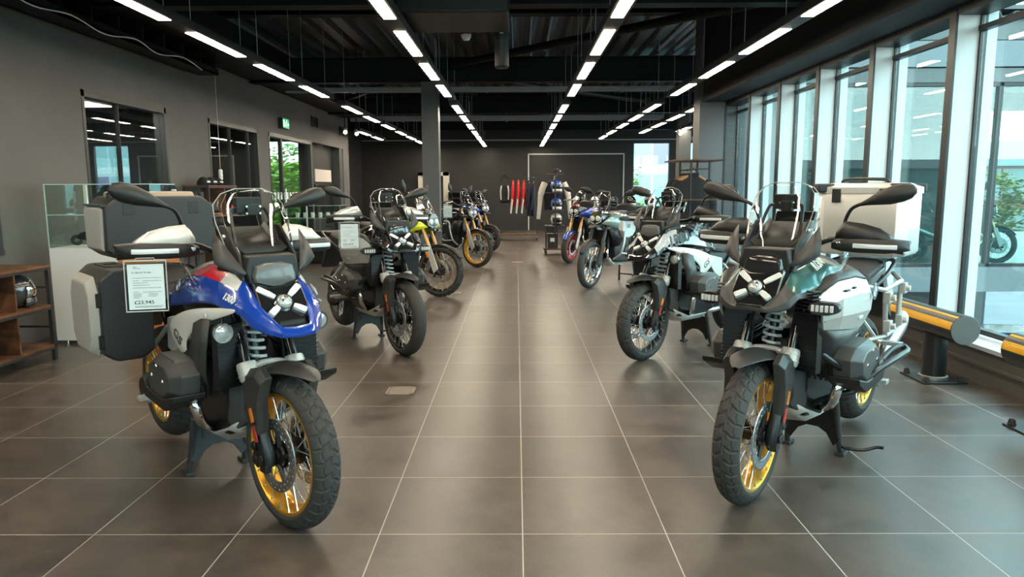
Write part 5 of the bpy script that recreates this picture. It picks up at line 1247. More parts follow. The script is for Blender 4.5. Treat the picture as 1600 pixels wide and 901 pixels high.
    # ---- side panels
    if not adv:
        SP = [[(-.02, .185, .962), (-.03, .188, .950), (-.045, .190, .938)], [(-.28, .232, .945), (-.26, .238, .915), (-.24, .232, .885)], [(-.50, .248, .905), (-.43, .252, .865), (-.38, .245, .825)], [(-.66, .246, .850), (-.56, .254, .805), (-.45, .250, .775)], [(-.71, .240, .795), (-.60, .252, .755), (-.46, .248, .735)], [(-.64, .236, .735), (-.56, .244, .710), (-.455, .240, .695)], [(-.48, .232, .672), (-.47, .236, .668), (-.44, .232, .668)]]
        g = G(); g.sheet([[V(*p) for p in r] for r in SP]); sd = pair('side_panel', g, sp['side'], t, solid=.012, ang=30, label=sp.get('sidelabel'))
        for o in sd:
            md = o.modifiers.new('s', 'SUBSURF'); md.levels = 2; md.render_levels = 2
        for i, s in enumerate((1, -1)):
            M = axes((-.545, s * .2545, .79), (-s * .80, 0, s * -.10 if False else -.32 * s * 1.0), (-.35, 0, .94)) if False else axes((-.55, s * .257, .785), (-s * .86, 0, s * .50), (s * .50 * s, 0, .86))
            build('lettering', text_g('GS', .066, M, .001, shear=.25, wide=1.25, bold=.014), m_logo, sd[i])
            b = G(); b.lathe([(0, .006), (.009, .005), (.012, 0)], (-.22, .243, .915), n=12); build('panel_screw', b if s > 0 else b.flipy(), sp['side'], sd[i])
    else:
        SP = [[(-.13, .225, .955), (-.15, .238, .90), (-.17, .236, .845), (-.20, .230, .80)], [(-.25, .268, 1.015), (-.26, .290, .94), (-.27, .288, .86), (-.28, .272, .795)], [(-.45, .280, 1.015), (-.46, .300, .94), (-.46, .298, .85), (-.45, .280, .775)], [(-.65, .272, .985), (-.66, .292, .925), (-.63, .292, .84), (-.58, .276, .765)], [(-.80, .248, .935), (-.82, .262, .88), (-.80, .262, .82), (-.72, .250, .755)]]
        g = G(); g.sheet([[V(*p) for p in r] for r in SP]); sd = pair('tank_side_panel', g, sp['side'], t, solid=.014, ang=9, bevel=.003, label=sp.get('sidelabel'))
        # tank top and lower black cladding
        g = G(); g.sheet([[V(-.13, .215, .955), V(-.15, .205, .975), V(-.18, .195, .99)], [V(-.26, .270, 1.018), V(-.27, .250, 1.035), V(-.29, .222, 1.035)], [V(-.46, .280, 1.018), V(-.47, .252, 1.042), V(-.49, .222, 1.040)], [V(-.66, .270, .99), V(-.68, .225, 1.02), V(-.70, .17, 1.045)], [V(-.84, .24, .93), V(-.86, .18, .96), V(-.88, .12, .985)]]); pair('tank_top_cover', g, m_plast, t, solid=.012, ang=25)
        g = G(); g.sheet([[V(-.155, .215, .87), V(-.175, .222, .80), V(-.20, .205, .66), V(-.22, .18, .60)], [V(-.28, .265, .80), V(-.28, .262, .74), V(-.28, .24, .64), V(-.27, .20, .59)], [V(-.45, .275, .78), V(-.44, .268, .72), V(-.38, .25, .645), V(-.33, .21, .60)], [V(-.60, .27, .77), V(-.57, .262, .72), V(-.48, .25, .67), V(-.40, .22, .64)], [V(-.76, .25, .76), V(-.74, .245, .73), V(-.66, .235, .70), V(-.56, .22, .69)]]); pair('lower_cladding', g, m_dplast, t, solid=.012, ang=25)
        g = G()
        for k in range(6): g.box((-.13, .185, .90 + k * .016), (.05, .10, .006), rot=rotz(-.4))
        pair('louvre', g, m_dplast, t)
        for i, s in enumerate((1, -1)):
            for nm, b in (('panel_slot', (-.30, .302, .972, .05, .01)), ('panel_slot', (-.40, .303, .975, .03, .01)), ('panel_recess', (-.56, .302, .90, .10, .012)), ('panel_recess', (-.52, .301, .82, .06, .014)), ('panel_slot', (-.185, .247, .86, .012, .045))):
                q = G(); q.box((b[0], b[1] - .004, b[2]), (b[3], .012, b[4]), rot=rotz(-.0)); build(nm, q if s > 0 else q.flipy(), m_logo if nm == 'panel_slot' else m_alup, sd[i], bevel=.002)
            build('roundel', roundel_g((-.715, s * .303, .925), (-s, 0, 0), (0, 0, 1), .042), RMATS, sd[i], fix=False)
        # crash bars round the cylinders
        g = G()
        for pth in ([(-.42, .12, .385), (-.41, .24, .455), (-.43, .32, .49), (-.53, .385, .575), (-.72, .425, .61), (-.87, .43, .617), (-.90, .40, .63), (-.82, .375, .625), (-.62, .36, .58), (-.45, .33, .53)], [(-.22, .20, .70), (-.30, .28, .62), (-.42, .33, .56), (-.55, .37, .575)]):
            g.tube(smooth_path(pth, 6), .0155, 10)
        pair('crash_bar', g, m_engine, t)
    # fairing lettering
    if sp.get('script'):
        tx, wd = sp['script'][:2]; po = sp['script'][2] if len(sp['script']) > 2 else (-.17, .212, 1.012)
        for s in (1, -1):
            M = axes((-.28, s * .170, 1.084), (-s * .985, -.10, .10), (0, -s * .62, .55)) if adv else axes((po[0], s * po[1], po[2]), (-s * .36, .06, .085 * s), (0, -s * .35, .93))
            build('lettering', text_g(tx, wd, M, .0012, shear=.25, bold=.03), sp.get('scriptmat', m_logow), fairing)
    if not adv:
        for s in (1, -1): build('roundel', roundel_g((-.575, s * .226, 1.005), (-s, 0, -.05), (0, -s * .35, 1), .034), RMATS, fairing, fix=False)
    # auxiliary lamps
    if adv:
        g = G(); g.loft([[V(x - (.03 if cos(a) > .5 else 0), .262 + wy * cos(a) * .5, .912 + wz * sin(a)) for a in [2 * PI * j / 20 for j in range(20)]] for x, wy, wz in ((-.16, .10, .024), (-.11, .128, .033), (-.085, .122, .029))]); al = pair('auxiliary_lamp', g, m_dplast, t)
        for i, s in enumerate((1, -1)):
            for k in range(5):
                q = G(); q.box((-.084 - .005 * max(0, k - 2), .222 + k * .019, .912), (.012, .014, .030)); build('led_lens', q if s > 0 else q.flipy(), m_lens, al[i], bevel=.003)
    else:
        g = G(); g.lathe([(0, -.06), (.025, -.055), (.036, -.03), (.040, 0), (.036, .006)], (-.118, .215, .853), axis='x', n=24); al = pair('auxiliary_lamp', g, m_engine, t)
        for i, s in enumerate((1, -1)):
            q = G(); q.lathe([(0, .012), (.02, .010), (.034, .003), (.036, -.004)], (-.115, .215, .853), axis='x', n=24); build('lamp_lens', q if s > 0 else q.flipy(), MATS['lamp_glass'], al[i]); q = G(); q.lathe([(.033, .004), (.041, .004), (.041, -.004), (.033, -.004)], (-.113, .215, .853), axis='x', n=24, closed=True); build('lamp_ring', q if s > 0 else q.flipy(), m_chrome, al[i])
            q = G(); q.tube([V(-.14, .21, .88), V(-.16, .195, .93)], .008, 8); build('lamp_bracket', q if s > 0 else q.flipy(), m_engine, al[i])
    # hand shield glass winglets beside the tank
    g = G(); g.sheet([[V(-.36, .225, 1.03), V(-.33, .245, 1.09), V(-.36, .25, 1.15)], [V(-.45, .225, 1.05), V(-.44, .25, 1.11), V(-.44, .245, 1.16)], [V(-.52, .22, 1.06), V(-.53, .235, 1.10), V(-.52, .235, 1.13)]]); pair('clear_winglet', g, m_screen, t, solid=.003)
    # ---- seat and tail
    g = G(); rr = []
    for x, w, z, h in ((-.80, .09, .93, .05), (-.90, .125, .895, .06), (-1.05, .165, .875, .07), (-1.18, .165, .89, .075), (-1.24, .15, .92, .06)):
        rr.append([V(x, w * q, z + h / 2 * k) for q, k in ((-1, -.9), (-1, .2), (-.8, .8), (0, 1), (.8, .8), (1, .2), (1, -.9))])
    g.loft(rr); build('rider_seat', g, m_seat, t, ang=60, bevel=.01)
    g = G(); rr = []
    for x, w, z, h in ((-1.22, .13, .925, .07), (-1.30, .145, .955, .07), (-1.45, .135, .97, .07), (-1.60, .11, .98, .055)):
        rr.append([V(x, w * q, z + h / 2 * k) for q, k in ((-1, -.9), (-1, .2), (-.8, .8), (0, 1), (.8, .8), (1, .2), (1, -.9))])
    g.loft(rr); build('pillion_seat', g, m_seat, t, ang=60, bevel=.01)
    g = G(); g.prism([(-.80, .90), (-.78, .76), (-.95, .70), (-1.25, .78), (-1.70, .92), (-1.70, .95), (-1.2, .88)], 'y', -.10, .10); build('tail_frame', g, m_engine, t, bevel=.01)
    g = G(); g.prism([(-.79, .84), (-.80, .74), (-.92, .62), (-1.02, .64), (-1.0, .80)], 'y', .13, .16); pair('rear_side_cover', g, sp.get('tailmat', m_silver), t, bevel=.008)
    g = G(); g.tube(smooth_path([(-1.15, .165, .86), (-1.35, .19, .93), (-1.6, .17, .985), (-1.74, .12, .99)], 5), .013, 10); pair('grab_rail', g, sp.get('rail', m_engine), t)
    g = G(); g.bx(-1.84, -1.52, -.13, .13, .985, 1.0); build('luggage_rack', g, m_engine, t, bevel=.006)
    g = G(); g.box((-1.76, 0, .90), (.05, .16, .05)); build('tail_lamp', g, mat('red_lamp', (.35, .01, .01), .2, coat=1.), t, bevel=.01)
    g = G(); g.prism([(-1.68, .94), (-1.78, .90), (-1.95, .62), (-1.93, .60), (-1.86, .66), (-1.70, .86)], 'y', -.09, .09); build('plate_hanger', g, m_dplast, t, bevel=.006)
    # frame tubes between engine and seat
    g = G(); g.tube([V(-.45, .14, .80), V(-.75, .15, .66), V(-1.0, .12, .62), V(-1.35, .10, .90)], .018, 10); pair('frame_tube', g, sp.get('frame', m_engine), t)
    # ---- luggage
    if sp.get('cases') == 'vario':
        def case_g(x0, x1, y0, y1, z0, z1, ch):
            g = G(); P = lambda x, k: [V(x, y0 + ch * k, z0), V(x, y1 - ch * k, z0), V(x, y1, z0 + ch * .8), V(x, y1, z1 - ch), V(x, y1 - ch * k, z1), V(x, y0 + ch * k, z1), V(x, y0, z1 - ch), V(x, y0, z0 + ch * .8)]
            g.loft([P(x0 - 0, 1.3), P(x0 - .04, 1.), P(x1 + .03, 1.), P(x1, 1.4)]); return g
        tc = build('top_case', case_g(-1.48, -1.90, -.29, .29, 1.06, 1.40, .06), mat('case_black', (.018, .018, .018), .42, bump=.2, bscale=400), t, bevel=.012)
        g = G(); g.bx(-1.88, -1.50, -.30, .30, 1.345, 1.358); build('lid_seam', g, m_logo, tc)
        g = G(); g.prism([(-1.88, 1.395), (-1.52, 1.395), (-1.56, 1.425), (-1.84, 1.425)], 'y', -.20, .20); build('lid_cover', g, mat('case_beige', (.33, .27, .21), .45), tc, bevel=.01)
        g = G(); g.prism([(-1.87, 1.10), (-1.53, 1.10), (-1.51, 1.33), (-1.55, 1.345), (-1.85, 1.345), (-1.89, 1.33)], 'y', .288, .303, scale_b=.9)
        for s in (1, -1): build('end_trim', g if s > 0 else g.flipy(), mat('case_trim', (.40, .385, .35), .4), tc, bevel=.006, label='pale end trim')
        for y in (-.17, .17): g = G(); g.bx(-1.492, -1.478, y - .03, y + .03, 1.30, 1.37); build('latch', g, m_dplast, tc, bevel=.003)
        for x, y in ((-1.55, -.24), (-1.55, .24)): g = G(); g.cyl(V(x, y, 1.39), V(x, y, 1.42), .016, 12); build('lid_stud', g, m_dplast, tc)
        for s in (1, -1):
            q = case_g(-.96, -1.42, .23, .46, .615, 1.06, .05); pc = build('pannier_case', q if s > 0 else q.flipy(), MATS['case_black'], t, bevel=.012)
            q = G(); q.prism([(-.985, .70), (-1.05, .63), (-1.33, .63), (-1.40, .70), (-1.40, .95), (-1.34, 1.03), (-1.05, 1.03), (-.985, .96)], 'y', .458, .50, scale_b=.84); build('pannier_trim', q if s > 0 else q.flipy(), MATS['case_trim'], pc, bevel=.01, label='pale outer trim')
            q = G(); q.prism([(-1.08, 0 + .30), (-1.30, .30), (-1.30, .40), (-1.08, .40)], 'z', 1.055, 1.068); build('lid_recess', q if s > 0 else q.flipy(), m_dplast, pc, bevel=.003)
            q = G(); q.lathe([(0, 0), (.03, 0), (.034, .006), (.02, .012), (0, .012)], (-1.19, .35, 1.066), axis='z', n=16); build('lock', q if s > 0 else q.flipy(), m_logo, pc)
            for z in (.72, .92): q = G(); q.tube([V(-.975, .44, z + .03), V(-.955, .475, z + .03), V(-.955, .475, z - .03), V(-.975, .44, z - .03)], .007, 6); build('strap_eye', q if s > 0 else q.flipy(), m_dplast, pc)
            q = G(); q.tube([V(-1.0, .16, .88), V(-1.2, .235, .85), V(-1.38, .16, .88)], .012, 8); build('pannier_bracket', q if s > 0 else q.flipy(), m_engine, pc)
    if sp.get('cases') == 'alu':
        g = G(); P = lambda z, k: [V(-1.45 - k, -.20 + k, z), V(-1.45 - k, .20 - k, z), V(-1.50 - k, .25 - k, z), V(-1.80 + k, .25 - k, z), V(-1.85 + k, .20 - k, z), V(-1.85 + k, -.20 + k, z), V(-1.80 + k, -.25 + k, z), V(-1.50 - k, -.25 + k, z)]
        g.loft([P(1.03, .012), P(1.05, 0), P(1.39, 0), P(1.40, .004)]); tc = build('top_case', g, m_alup, t, bevel=.004, label='aluminium top case')
        g = G(); g.loft([P(1.392, -.008), P(1.43, -.008), P(1.445, .03), P(1.455, .05)]); build('case_lid', g, m_alup, tc, bevel=.003)
        for x, y in ((-1.47, -.21), (-1.47, .21), (-1.83, -.21), (-1.83, .21)):
            g = G(); g.box((x, y, 1.425), (.075, .105, .055), rot=rotz(.75 if x * y > 0 else -.75)); build('corner_cap', g, m_dplast, tc, bevel=.012)
        g = G(); g.tube(smooth_path([(-1.55, -.13, 1.45), (-1.53, -.10, 1.475), (-1.53, .10, 1.475), (-1.55, .13, 1.45)], 4), .010, 8); build('carry_handle', g, m_dplast, tc)
        for y in (-.13, .13): g = G(); g.bx(-1.452, -1.438, y - .025, y + .025, 1.34, 1.42); build('latch', g, m_dplast, tc, bevel=.003)
        for s in (1, -1):
            q = G(); q.tube([V(-1.05, .18, .90), V(-1.12, .25, .88), V(-1.45, .25, .90), V(-1.55, .18, .93)], .013, 10); q.tube([V(-1.12, .25, .88), V(-1.18, .25, .62), V(-1.42, .25, .64), V(-1.45, .25, .90)], .013, 10); q.tube([V(-1.18, .25, .62), V(-1.05, .17, .60)], .012, 8)
            pr = build('pannier_rack', q if s > 0 else q.flipy(), m_sgrey, t, label='silver pannier rack')
            for x, z in ((-1.14, .84), (-1.17, .68), (-1.42, .68), (-1.45, .86)):
                q = G(); q.box((x, .262, z), (.06, .035, .06)); q.cyl(V(x, .262, z), V(x, .30, z), .018, 10); build('rack_puck', q if s > 0 else q.flipy(), m_sgrey, pr, bevel=.004)
    return t

def price_tag(label, loc, rz, w, h, lines, price, tilt=.0):
    t = thing('price_tag', label, 'price tag', loc, rz)
    t.rotation_euler = (tilt, 0, rz)
    # local: x right, z up, facing -y ; top edge at the origin
    g = G(); g.bx(-w / 2 - .012, w / 2 + .012, -.0035, .0035, -h - .022, .0)
    s = build('plastic_sleeve', g, m_gcase, t)
    g = G(); 
    for b in ((-w / 2 - .012, w / 2 + .012, 0, .006), (-w / 2 - .012, w / 2 + .012, -h - .022, -h - .018), (-w / 2 - .012, -w / 2 - .009, -h - .022, 0), (w / 2 + .009, w / 2 + .012, -h - .022, 0)): g.bx(b[0], b[1], -.0045, .0045, b[2], b[3])
    build('sleeve_edge', g, mat('sleeve_edge', (.45, .45, .42), .25, coat=.5), s)
    g = G(); g.bx(-w / 2, w / 2, -.001, .001, -h - .012, -.012); p = build('price_sheet', g, mat('paper_white', (.74, .76, .80), .7), t)
    M0 = Matrix(((1, 0, 0, 0), (0, 0, -1, -.0012), (0, 1, 0, 0), (0, 0, 0, 1)))
    mi = mat('ink', (.03, .03, .032), .6); mg = mat('ink_grey', (.25, .25, .25), .6)
    for tx, x, z, sz, al in lines:
        build('print', text_g(tx, sz * w, M0 @ Matrix.Translation((x * w, -.012 + z * h, 0)), .0002, al), mi, p)
    if price: build('price_print', text_g(price, .15 * w, M0 @ Matrix.Translation((-.36 * w, -.012 - .845 * h, 0)), .0003, 'LEFT', wide=1.15), mi, p)
    g = G(); rd = random.Random(3)
    for z, x0, x1 in ((.30, -.36, .44), (.36, -.36, -.2), (.365, -.1, .44), (.41, -.36, .05), (.46, -.36, .1), (.52, -.36, .42), (.61, -.36, -.22), (.615, -.1, .44), (.65, -.36, -.12), (.65, .05, .3), (.68, -.36, -.15), (.68, .05, .32), (.71, -.36, -.14), (.71, .05, .28), (.74, -.36, -.2), (.93, -.34, .44), (.95, -.34, .40)):
        x = x0
        while x < x1 - .01:
            l = rd.uniform(.015, .05); g.bx(x * w, min(x1, x + l) * w, -.0016, -.001, -.012 - z * h - .0012, -.012 - z * h + .0012); x += l + .008
    build('fine_print', g, mg, p)
    g = G(); g.tube([V(-w * .3, 0, .0), V(-w * .25, .002, .013), V(w * .25, .002, .013), V(w * .3, 0, 0)], .0015, 5); build('hanging_string', g, mat('string', (.5, .5, .48), .7), t)
    return t
# ------------------------------------------------------------------ the other motorcycles: upright fork, twin engine
def enduro_bike(label, loc, rz, sp):
    t = thing('motorcycle', label, 'motorcycle', loc, rz)
    R = sp.get('R', .345); WB = 1.56; zw = R - .002
    before = set(t.children)
    wheel(t, 'front_wheel', (0, 0, zw), R, sp.get('W', .10), sp.get('rimr', .276), sp['rim'], sp.get('tread', 'knob'), sp.get('nt', 240), sp.get('cast') is None, discs=(.15,), discy=.062, spokemat=sp.get('spoke'), cast=sp.get('cast'))
    fk = sp.get('fork', m_goldfork); d = V(-.40, 0, .917).normalized()
    def fz(z): return V(-(z - zw) * .436, 0, z)
    g = G(); p, q, r = fz(.60), fz(.80), fz(1.06); g.tube([V(p.x, .105, p.z), V(q.x, .105, q.z), V(q.x, .105, q.z) + d * .003, V(r.x, .105, r.z)], [.029, .029, .026, .026], 16); fl = pair('fork_leg', g, fk, t, label='gold fork tube' if fk is m_goldfork else None)
    for i, s in enumerate((1, -1)):
        g = G(); p = fz(.30); q = fz(.62); g.tube([V(p.x + .03, s * .105, zw - .03), V(.0, s * .105, zw), V(q.x, s * .105, q.z)], [.025, .03, .024], 12); build('fork_slider', g, m_engine, fl[i])
        g = G(); g.prism([(.035, zw + .03), (-.03, zw - .03), (-.06, zw + .03), (-.165, .66), (-.10, .69)], 'y', .128, .145); build('fork_shield', g if s > 0 else g.flipy(), sp.get('shield', m_sgrey), fl[i], bevel=.006, label='pale fork shield')
        g = G(); g.box((-.135, .142, .56), (.03, .01, .085), rot=roty(-.4)); build('side_reflector', g if s > 0 else g.flipy(), m_amber, fl[i])
    rows = []
    for a in (30, 50, 72, 95, 118, 140, 156):
        Rr = R + .035; rows.append([((Rr - .03 * qq ** 2) * cos(rad(a)), .065 * qq * (.6 if a == 30 else 1), zw + (Rr - .03 * qq ** 2) * sin(rad(a))) for qq in (1, .6, 0)])
    g = G(); g.sheet(sym_sheet(rows)); build('front_mudguard', g, sp.get('guard', m_dplast), t, solid=.005, sub=1, ang=60)
    g = G(); g.box((-.09, .072, zw + .02), (.06, .05, .12), rot=roty(.4)); pair('brake_caliper', g, m_engine, t, bevel=.01)
    steer_parts = [o for o in t.children if o not in before]
    # bars
    g = G(); g.tube(smooth_path([(-.50, -.42, 1.16), (-.46, -.25, 1.19), (-.42, -.10, 1.13), (-.42, .10, 1.13), (-.46, .25, 1.19), (-.50, .42, 1.16)], 5), .0135, 10); hb = build('handlebar', g, m_engine, t)
    g = G(); g.tube([V(-.475, .29, 1.183), V(-.505, .44, 1.155)], .019, 12); gp = pair('hand_grip', g, m_rubber, t)
    g = G(); g.tube(smooth_path([(-.44, .22, 1.19), (-.40, .30, 1.175), (-.42, .43, 1.16)], 5), .007, 8); lv = pair('lever', g, m_sgrey, t)
    g = G(); g.tube(smooth_path([(-.45, .20, 1.20), (-.45, .23, 1.30), (-.44, .27, 1.37)], 5), .007, 8); mr = pair('mirror', g, m_engine, t)
    rings = []
    up = sp.get('upmirror', True)
    for k in range(7):
        s = k / 6; wv = .042 * sin(PI * min(.97, max(.06, s)) ** .8) + .006
        c = V(-.44, .27 + (.07 * s if up else .20 * s), 1.36 + (.16 * s if up else .05 * s))
        e1 = V(0, .9, -.4) if up else V(0, -.2, 1)
        rings.append([c + e1 * wv * cos(a) + V(1, 0, 0) * wv * .55 * sin(a) for a in [2 * PI * j / 14 for j in range(14)]])
    gm = G(); gm.loft(rings)
    for i, s in enumerate((1, -1)): build('mirror_housing', gm if s > 0 else gm.flipy(), m_dplast, mr[i], ang=60)
    steer_parts += [hb, *gp, *lv, *mr]
    if sp.get('hg'):
        g = G(); g.loft([[V(x, y, z0), V(x, y, z1), V(x - .05, y, z1 + .02), V(x - .05, y, z0)] for y, x, z0, z1 in ((.17, -.38, 1.15, 1.18), (.25, -.345, 1.13, 1.22), (.38, -.35, 1.13, 1.22), (.46, -.40, 1.15, 1.19))]); steer_parts += pair('hand_guard', g, m_dplast, t, bevel=.01)
    steer_fix(steer_parts, rad(sp.get('steer', 10)))
    # headlamp, screen, nose
    g = G(); g.loft([[V(x, w, z) for w, z in ((-.07 * k, .90), (.07 * k, .90), (.115 * k, .98), (.105 * k, 1.06), (.05 * k, 1.10), (-.05 * k, 1.10), (-.105 * k, 1.06), (-.115 * k, .98))] for x, k in ((-.10, .75), (-.13, 1.), (-.32, 1.1))]); hl = build('headlamp', g, m_bpaint, t, bevel=.008)
    for s in (1, -1):
        g = G(); g.lathe([(0, .02), (.03, .015), (.045, 0), (.045, -.02)], (-.105, s * .048, 1.0), axis='x', n=20); build('lamp_lens', g, m_lens, hl)
        g = G(); g.tube([V(-.10, s * .02, .925), V(-.11, s * .09, .955), V(-.13, s * .10, 1.03)], .008, 8); build('daytime_lamp', g, m_lens, hl)
    g = G(); g.sheet([[V(x - .045 * q * q, hw * q, z) for q in (-1, -.6, -.2, .2, .6, 1)] for z, x, hw in ((1.07, -.13, .10), (1.18, -.20, .125), (1.30, -.27, .115), (1.38, -.32, .07))]); ws = build('windscreen', g, m_screen, t, solid=.004, ang=60)
    g = G(); g.tube([V(-.13 - .045, .10, 1.07), V(-.20 - .045, .125, 1.18), V(-.27 - .045, .115, 1.30), V(-.32 - .045, .07, 1.38), V(-.32, 0, 1.385), V(-.365, -.07, 1.38), V(-.315, -.115, 1.30), V(-.245, -.125, 1.18), V(-.175, -.10, 1.07)], .003, 5); build('screen_edge', g, MATS['screen_edge'], ws)
    g = G(); g.tube(smooth_path([(-.30, .09, 1.08), (-.36, .08, 1.25), (-.37, 0, 1.30), (-.36, -.08, 1.25), (-.30, -.09, 1.08)], 5), .008, 8); build('screen_hoop', g, m_engine, t)
    g = G(); g.box((-.36, 0, 1.20), (.02, .16, .10), rot=roty(-.5)); build('instrument_screen', g, m_gloss, t, bevel=.006)
    # beak
    bk = sp.get('beak', m_bpaint)
    g = G(); g.sheet(sym_sheet([[(.03, .02, .865), (.035, 0, .868)], [(-.05, .07, .885), (-.04, 0, .905)], [(-.16, .11, .91), (-.16, 0, .93)], [(-.34, .12, .93), (-.34, 0, .95)]])); build('beak', g, bk, t, solid=.008, ang=40)
    # tank and side fairings
    g = G(); rr = []
    for x, w, z0, z1 in ((-.40, .08, .90, 1.0), (-.48, .15, .86, 1.06), (-.62, .17, .84, 1.09), (-.78, .15, .84, 1.04), (-.90, .10, .84, .95)): rr.append([V(x, w * cos(a), (z0 + z1) / 2 + (z1 - z0) / 2 * sin(a)) for a in [2 * PI * j / 18 for j in range(18)]])
    g.loft(rr); build('fuel_tank', g, sp['tank'], t, sub=1, ang=70)
    g = G(); g.sheet([[V(-.10, .12, .93), V(-.16, .15, .98), V(-.26, .15, 1.02)], [V(-.28, .17, .88), V(-.34, .21, .97), V(-.42, .17, 1.06)], [V(-.46, .20, .78), V(-.54, .225, .92), V(-.60, .19, 1.05)], [V(-.55, .19, .66), V(-.68, .21, .84), V(-.78, .17, .99)]]); sf = pair('side_fairing', g, sp['side'], t, solid=.008, ang=35)
    g = G(); g.sheet([[V(-.22, .16, .86), V(-.28, .18, .72), V(-.34, .16, .58)], [V(-.36, .21, .86), V(-.42, .22, .72), V(-.44, .19, .60)], [V(-.48, .20, .80), V(-.52, .20, .70), V(-.50, .18, .62)]]); pair('radiator_shroud', g, m_dplast, t, solid=.008, ang=30)
    g = G(); g.box((-.26, 0, .70), (.04, .26, .26)); 
    for k in range(12): g.box((-.237, 0, .59 + k * .02), (.01, .25, .005))
    build('radiator', g, m_engine, t)
    # engine, frame
    g = G(); g.prism([(-.40, .36), (-.36, .60), (-.50, .80), (-.72, .80), (-.95, .62), (-.98, .42), (-.85, .33)], 'y', -.16, .16); eb = build('engine_block', g, m_engine, t, bevel=.025)
    for s in (1, -1):
        g = G(); g.lathe([(0, .02), (.06, .02), (.09, .005), (.095, -.01)], (-.72, s * .165, .50), n=24, M=Matrix.Scale(s, 3, V(0, 1, 0))); build('engine_cover', g, sp.get('cover', m_plast), eb)
        g = G(); g.lathe([(0, .015), (.045, .015), (.06, 0)], (-.88, s * .165, .47), n=20, M=Matrix.Scale(s, 3, V(0, 1, 0))); build('clutch_cover', g, m_sgrey, eb)
    for y in (-.05, .05):
        g = G(); g.tube(smooth_path([(-.37, y, .62), (-.31, y * 1.4, .52), (-.33, y * 1.6, .40), (-.45, y * 1.4, .34), (-.75, y, .33)], 5), .02, 10); build('exhaust_header', g, m_chrome, t)
    g = G(); g.loft([[V(x, -.19 + w * .7 * cos(a), z + w * sin(a)) for a in [2 * PI * j / 14 for j in range(14)]] for x, z, w in ((-1.05, .45, .035), (-1.15, .50, .055), (-1.55, .66, .06), (-1.60, .68, .045))]); build('silencer', g, MATS['silencer_steel'], t)
    g = G(); g.sheet(sym_sheet([[(-.34, .10, .42), (-.335, 0, .40)], [(-.42, .13, .31), (-.43, 0, .29)], [(-.85, .13, .30), (-.85, 0, .28)]])); build('skid_plate', g, sp.get('skid', m_alup), t, solid=.006, ang=20)
    g = G(); g.tube([V(-.42, .08, .98), V(-.60, .14, .82), V(-.95, .13, .60), V(-1.0, .11, .42)], .02, 10); g.tube([V(-.75, .13, .76), V(-1.1, .12, .80), V(-1.55, .09, .93)], .014, 8); pair('frame_tube', g, sp.get('frame', m_engine), t)
    g = G(); g.tube([V(-.95, .12, .42), V(-1.25, .125, .37), V(-WB, .10, zw - .02)], [.035, .03, .035], 10); pair('swing_arm', g, sp.get('frame', m_engine), t)
    wheel(t, 'rear_wheel', (-WB, 0, .322), .32, .15, .235, sp['rim'], sp.get('tread', 'knob'), 150, sp.get('cast') is None, discs=(.125, 0), discy=.07, spokemat=sp.get('spoke'), cast=sp.get('cast'))
    # seat, tail, stand
    g = G(); rr = []
    for x, w, z, h in ((-.84, .07, .91, .05), (-1.0, .12, .885, .06), (-1.2, .14, .90, .07), (-1.5, .12, .94, .06), (-1.62, .09, .95, .04)): rr.append([V(x, w * q, z + h / 2 * k) for q, k in ((-1, -.9), (-1, .2), (-.8, .8), (0, 1), (.8, .8), (1, .2), (1, -.9))])
    g.loft(rr); build('seat', g, m_seat, t, ang=60, bevel=.008)
    g = G(); g.prism([(-1.0, .85), (-1.05, .74), (-1.5, .86), (-1.78, .95), (-1.76, .98)], 'y', -.085, .085); build('tail_unit', g, sp.get('tail', m_dplast), t, bevel=.01)
    g = G(); g.prism([(-1.66, .92), (-1.72, .90), (-1.88, .62), (-1.84, .61)], 'y', -.08, .08); build('plate_hanger', g, m_dplast, t, bevel=.005)
    g = G(); g.tube([V(-.93, .15, .40), V(-.93, .28, .395)], .014, 8); pair('foot_peg', g, m_sgrey, t)
    if sp.get('centre', True):
        g = G(); g.tube([V(-.92, .12, .34), V(-.96, .15, .012)], .014, 8); g.tube([V(-.92, -.12, .34), V(-.96, -.15, .012)], .014, 8); g.tube([V(-.945, .14, .12), V(-.945, -.14, .12)], .011, 8); build('centre_stand', g, m_engine, t)
    else:
        g = G(); g.tube([V(-.82, .13, .34), V(-.80, .28, .012)], .013, 8); g.box((-.80, .285, .008), (.07, .05, .014)); build('side_stand', g, m_engine, t)
    if sp.get('bars'):
        bm = sp['bars']
        g = G(); g.tube(smooth_path([(-.38, .14, .40), (-.36, .28, .50), (-.40, .31, .68), (-.48, .26, .82), (-.66, .22, .84)], 5), .014, 10); g.tube(smooth_path([(-.36, .28, .50), (-.55, .30, .48), (-.72, .22, .50)], 5), .014, 10); pair('crash_bar', g, bm, t, label='silver crash bar' if bm is not m_engine else None)
    if sp.get('racks'):
        g = G(); g.tube(smooth_path([(-1.0, .16, .90), (-1.2, .24, .88), (-1.55, .24, .92), (-1.66, .12, .96)], 4), .011, 8); g.tube([V(-1.2, .24, .88), V(-1.22, .24, .60), V(-1.50, .24, .64), V(-1.55, .24, .92)], .011, 8); g.tube([V(-1.22, .24, .60), V(-1.02, .15, .58)], .011, 8); g.tube([V(-1.35, .24, .90), V(-1.36, .24, .62)], .009, 8); pair('luggage_frame', g, m_sgrey, t, label='pale luggage frame')
